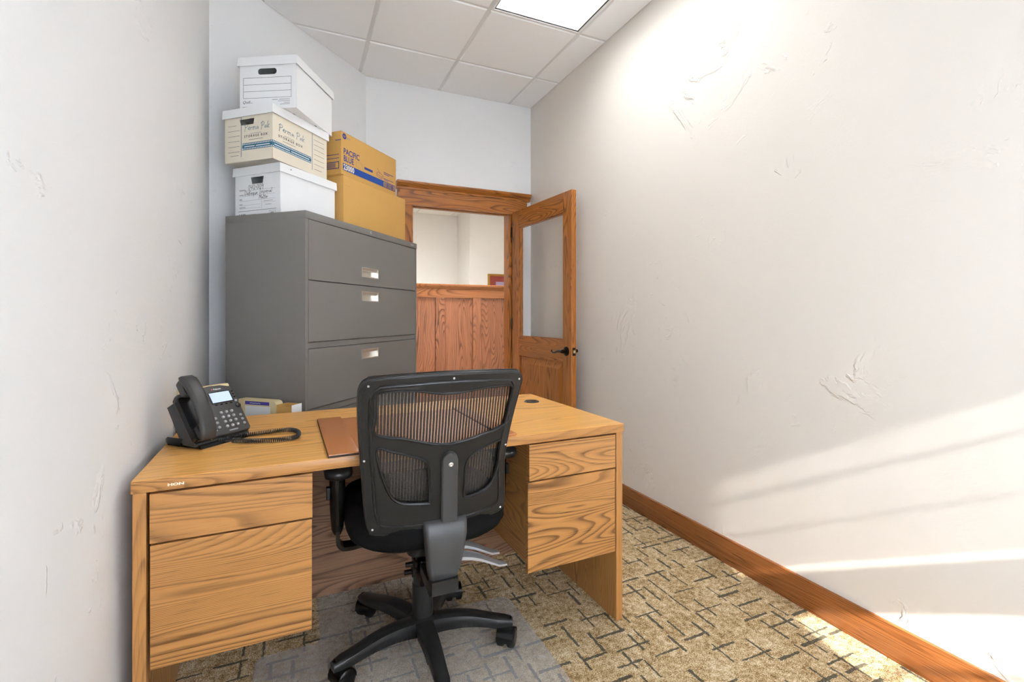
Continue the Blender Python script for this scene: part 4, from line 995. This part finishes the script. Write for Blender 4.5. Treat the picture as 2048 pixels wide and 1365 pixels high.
# arms
for s_ in (-1, 1):
    bm = bmesh.new(); xa = 0.283 * s_; rings = []
    for z, rx, ry in ((0.648, 0.021, 0.030), (0.62, 0.021, 0.030), (0.58, 0.021, 0.030), (0.54, 0.020, 0.028), (0.50, 0.018, 0.025), (0.470, 0.016, 0.022), (0.455, 0.010, 0.016)):
        rings.append([(xa + rx * 1.15 * cos(t), -0.02 + ry * sin(t), z) for t in [2 * pi * i / 18 for i in range(18)]])
    loft(bm, rings); post = from_bm('arm_post', bm, 'gloss_black', ch_, 50)
    obox('height_button', 'black_plastic', post, xa - 0.034 if s_ < 0 else xa + 0.022, xa - 0.022 if s_ < 0 else xa + 0.034, -0.032, -0.008, 0.570, 0.608, 0.003)
    bm = bmesh.new(); rings = []
    pth = [(xa, 0.47), (xa, 0.435), (xa - s_ * 0.008, 0.418), (xa - s_ * 0.025, 0.410), (xa - s_ * 0.07, 0.412), (xa - s_ * 0.14, 0.428)]
    for i, (x, z) in enumerate(catmull(pth, 4, False)):
        i0 = i; rings.append((x, z))
    fr_ = []
    for i, (x, z) in enumerate(rings):
        p0, p1 = rings[max(i - 1, 0)], rings[min(i + 1, len(rings) - 1)]; tx, tz = p1[0] - p0[0], p1[1] - p0[1]; l_ = sqrt(tx * tx + tz * tz); nx, nz = -tz / l_ * 0.006, tx / l_ * 0.006
        fr_.append([(x + nx, -0.045, z + nz), (x + nx, 0.005, z + nz), (x - nx, 0.005, z - nz), (x - nx, -0.045, z - nz)])
    loft(bm, fr_); from_bm('arm_bracket', bm, 'gloss_black', ch_, 40)
    bm = bmesh.new(); rings = []
    for z, q in ((0.648, 0.82), (0.654, 0.95), (0.668, 1.0), (0.680, 0.95), (0.685, 0.8)):
        rings.append([(xa + x * q, 0.01 + y * q, z) for x, y in rrect(0.085, 0.25, 0.040, 6)])
    loft(bm, rings); from_bm('arm_pad', bm, 'black_plastic', ch_, 60)
# back: plates cut in the flat, then bent on the back's curved surface
BO = Vector((0.392, 1.385, 0.575)) - OC; th_ = R(18)
BV = Vector((0, -sin(th_), cos(th_))); BN = Vector((0, cos(th_), sin(th_)))
def back(u, v, n): 
    p = BO + Vector((u, 0, 0)) + BV * v + BN * (0.55 * u * u) - BN * n      # n counts towards the viewer behind the chair
    return tuple(p)
OUT = [(-0.247, 0.401), (-0.239, 0.422), (-0.226, 0.433), (-0.212, 0.439), (-0.12, 0.450), (-0.025, 0.455), (0.08, 0.453), (0.193, 0.442), (0.213, 0.431), (0.222, 0.413), (0.222, 0.393), (0.207, 0.288), (0.199, 0.193), (0.200, 0.133), (0.213, 0.050), (0.222, -0.020), (0.217, -0.046), (0.188, -0.058), (0.095, -0.064), (-0.042, -0.068), (-0.183, -0.061), (-0.205, -0.044), (-0.219, 0.014), (-0.233, 0.153), (-0.245, 0.284), (-0.249, 0.366)]
UP = [(-0.203, 0.381), (-0.195, 0.398), (-0.148, 0.405), (-0.097, 0.405), (-0.039, 0.396), (0.02, 0.395), (0.083, 0.402), (0.160, 0.401), (0.184, 0.396), (0.191, 0.380), (0.186, 0.320), (0.183, 0.274), (0.101, 0.248), (0.028, 0.235), (-0.026, 0.235), (-0.124, 0.259), (-0.198, 0.274), (-0.202, 0.32)]
LL = [(-0.193, 0.229), (-0.159, 0.222), (-0.106, 0.206), (-0.066, 0.188), (-0.050, 0.163), (-0.043, 0.120), (-0.038, 0.048), (-0.045, 0.040), (-0.110, 0.046), (-0.140, 0.062), (-0.158, 0.090), (-0.172, 0.125), (-0.184, 0.165)]
LR = [(0.070, 0.042), (0.065, 0.10), (0.062, 0.147), (0.075, 0.184), (0.12, 0.206), (0.172, 0.219), (0.178, 0.212), (0.177, 0.175), (0.170, 0.110), (0.160, 0.072), (0.138, 0.050), (0.105, 0.041)]
def cutgrid(bm):
    grid_cut(bm, 0, [-0.24 + 0.03 * k for k in range(17)]); grid_cut(bm, 1, [-0.04 + 0.06 * k for k in range(9)])
def offs(poly, k):
    cx_ = sum(p[0] for p in poly) / len(poly); cy_ = sum(p[1] for p in poly) / len(poly)
    return [(cx_ + (p[0] - cx_) * k[0], cy_ + (p[1] - cy_) * k[1]) for p in poly]
outS = catmull(OUT, 4); 
bm = plate_mesh([outS, catmull(UP, 4), catmull(LL, 4), catmull(LR, 4)], 0.012, 0.003, 2)
cutgrid(bm); xform(bm, lambda x, y, z: back(x, y, z + 0.004)); from_bm('back_frame', bm, 'black_plastic', ch_, 50)
# raised outer rim and a second lip inside it
rim_in = offs(OUT, (0.862, 0.878))
bm = plate_mesh([outS, catmull(rim_in, 4)], 0.010, 0.0035, 2); cutgrid(bm); xform(bm, lambda x, y, z: back(x, y, z - 0.006)); from_bm('back_rim', bm, 'gloss_black', ch_, 50)
def vlip(poly, w, nm):
    pts_ = catmull(poly, 5); bm = bmesh.new(); rings = []
    m_ = len(pts_)
    for i in range(m_ + 1):
        p = pts_[i % m_]; rings.append(Vector(back(p[0], p[1], 0.009)))
    tube(bm, rings, w, 6, False); return from_bm(nm, bm, 'black_plastic', ch_, 60)
vlip(LL, 0.0045, 'window_lip'); vlip(LR, 0.0045, 'window_lip'); vlip(UP, 0.0040, 'window_lip')
vlip(offs(OUT, (0.872, 0.888)), 0.0050, 'frame_lip')
vlip(offs(OUT, (0.975, 0.978)), 0.0022, 'edge_bead')
# woven mesh stretched over the sitter's side
bm = plate_mesh([catmull(offs(OUT, (0.96, 0.965)), 4)], 0.0, 0.0)
bmesh.ops.remove_doubles(bm, verts=bm.verts[:], dist=1e-5); cutgrid(bm); xform(bm, lambda x, y, z: back(x, y, -0.010 - 0.010 * max(0, 1 - (x / 0.22) ** 2)))
from_bm('back_mesh', bm, 'mesh', ch_, 180)
# spine, lower cover and support bar
bm = plate_mesh([[(0.006, -0.066), (-0.006, 0.06), (-0.016, 0.187), (-0.012, 0.200), (-0.004, 0.208), (0.007, 0.212), (0.019, 0.208), (0.028, 0.199), (0.032, 0.187), (0.043, 0.06), (0.054, -0.066)]], 0.020, 0.005, 2)
grid_cut(bm, 1, [-0.04 + 0.05 * k for k in range(5)]); xform(bm, lambda x, y, z: back(x, y, z + 0.016)); spn = from_bm('spine', bm, 'grey_plastic', ch_, 50)
bm = bmesh.new(); rings = []
for z, xl, xr, yb in ((0.545, -0.058, 0.072, -0.262), (0.535, -0.060, 0.074, -0.272), (0.50, -0.057, 0.071, -0.280), (0.44, -0.050, 0.063, -0.276), (0.39, -0.043, 0.055, -0.264), (0.36, -0.036, 0.048, -0.252), (0.347, -0.022, 0.034, -0.240)):
    cx_, w_ = (xl + xr) / 2, (xr - xl); rings.append([(cx_ + x, yb + 0.028 + y, z) for x, y in rrect(w_, 0.052, 0.014, 4)])
loft(bm, rings); from_bm('support_cover', bm, 'grey_plastic', ch_, 60)
bm = bmesh.new(); loft(bm, [[(x, y, z) for y, z in ((-0.262, 0.362), (-0.262, 0.322), (-0.23, 0.305), (-0.06, 0.325), (-0.06, 0.352), (-0.215, 0.345), (-0.225, 0.362))] for x in (-0.036, 0.046)]); from_bm('support_bar', bm, 'black_plastic', ch_, 30)
for (u, v), big in (((-0.224, 0.417), 0), ((-0.002, 0.440), 0), ((0.208, 0.415), 0), ((-0.226, 0.192), 0), ((0.192, 0.197), 0), ((-0.195, -0.037), 0), ((0.206, -0.037), 0), ((0.010, 0.176), 1)):
    bm = bmesh.new(); r_ = 0.0070 if big else 0.0032; lathe(bm, [(r_, 0), (r_, 0.0015), (r_ * 0.6, 0.0028), (r_ * 0.3, 0.0012)], seg=12)
    n0 = 0.0258 if big else 0.0108
    xform(bm, lambda x, y, z: back(u + x, v + y, n0 + z)); from_bm('screw', bm, 'silver', spn if big else ch_, 40)
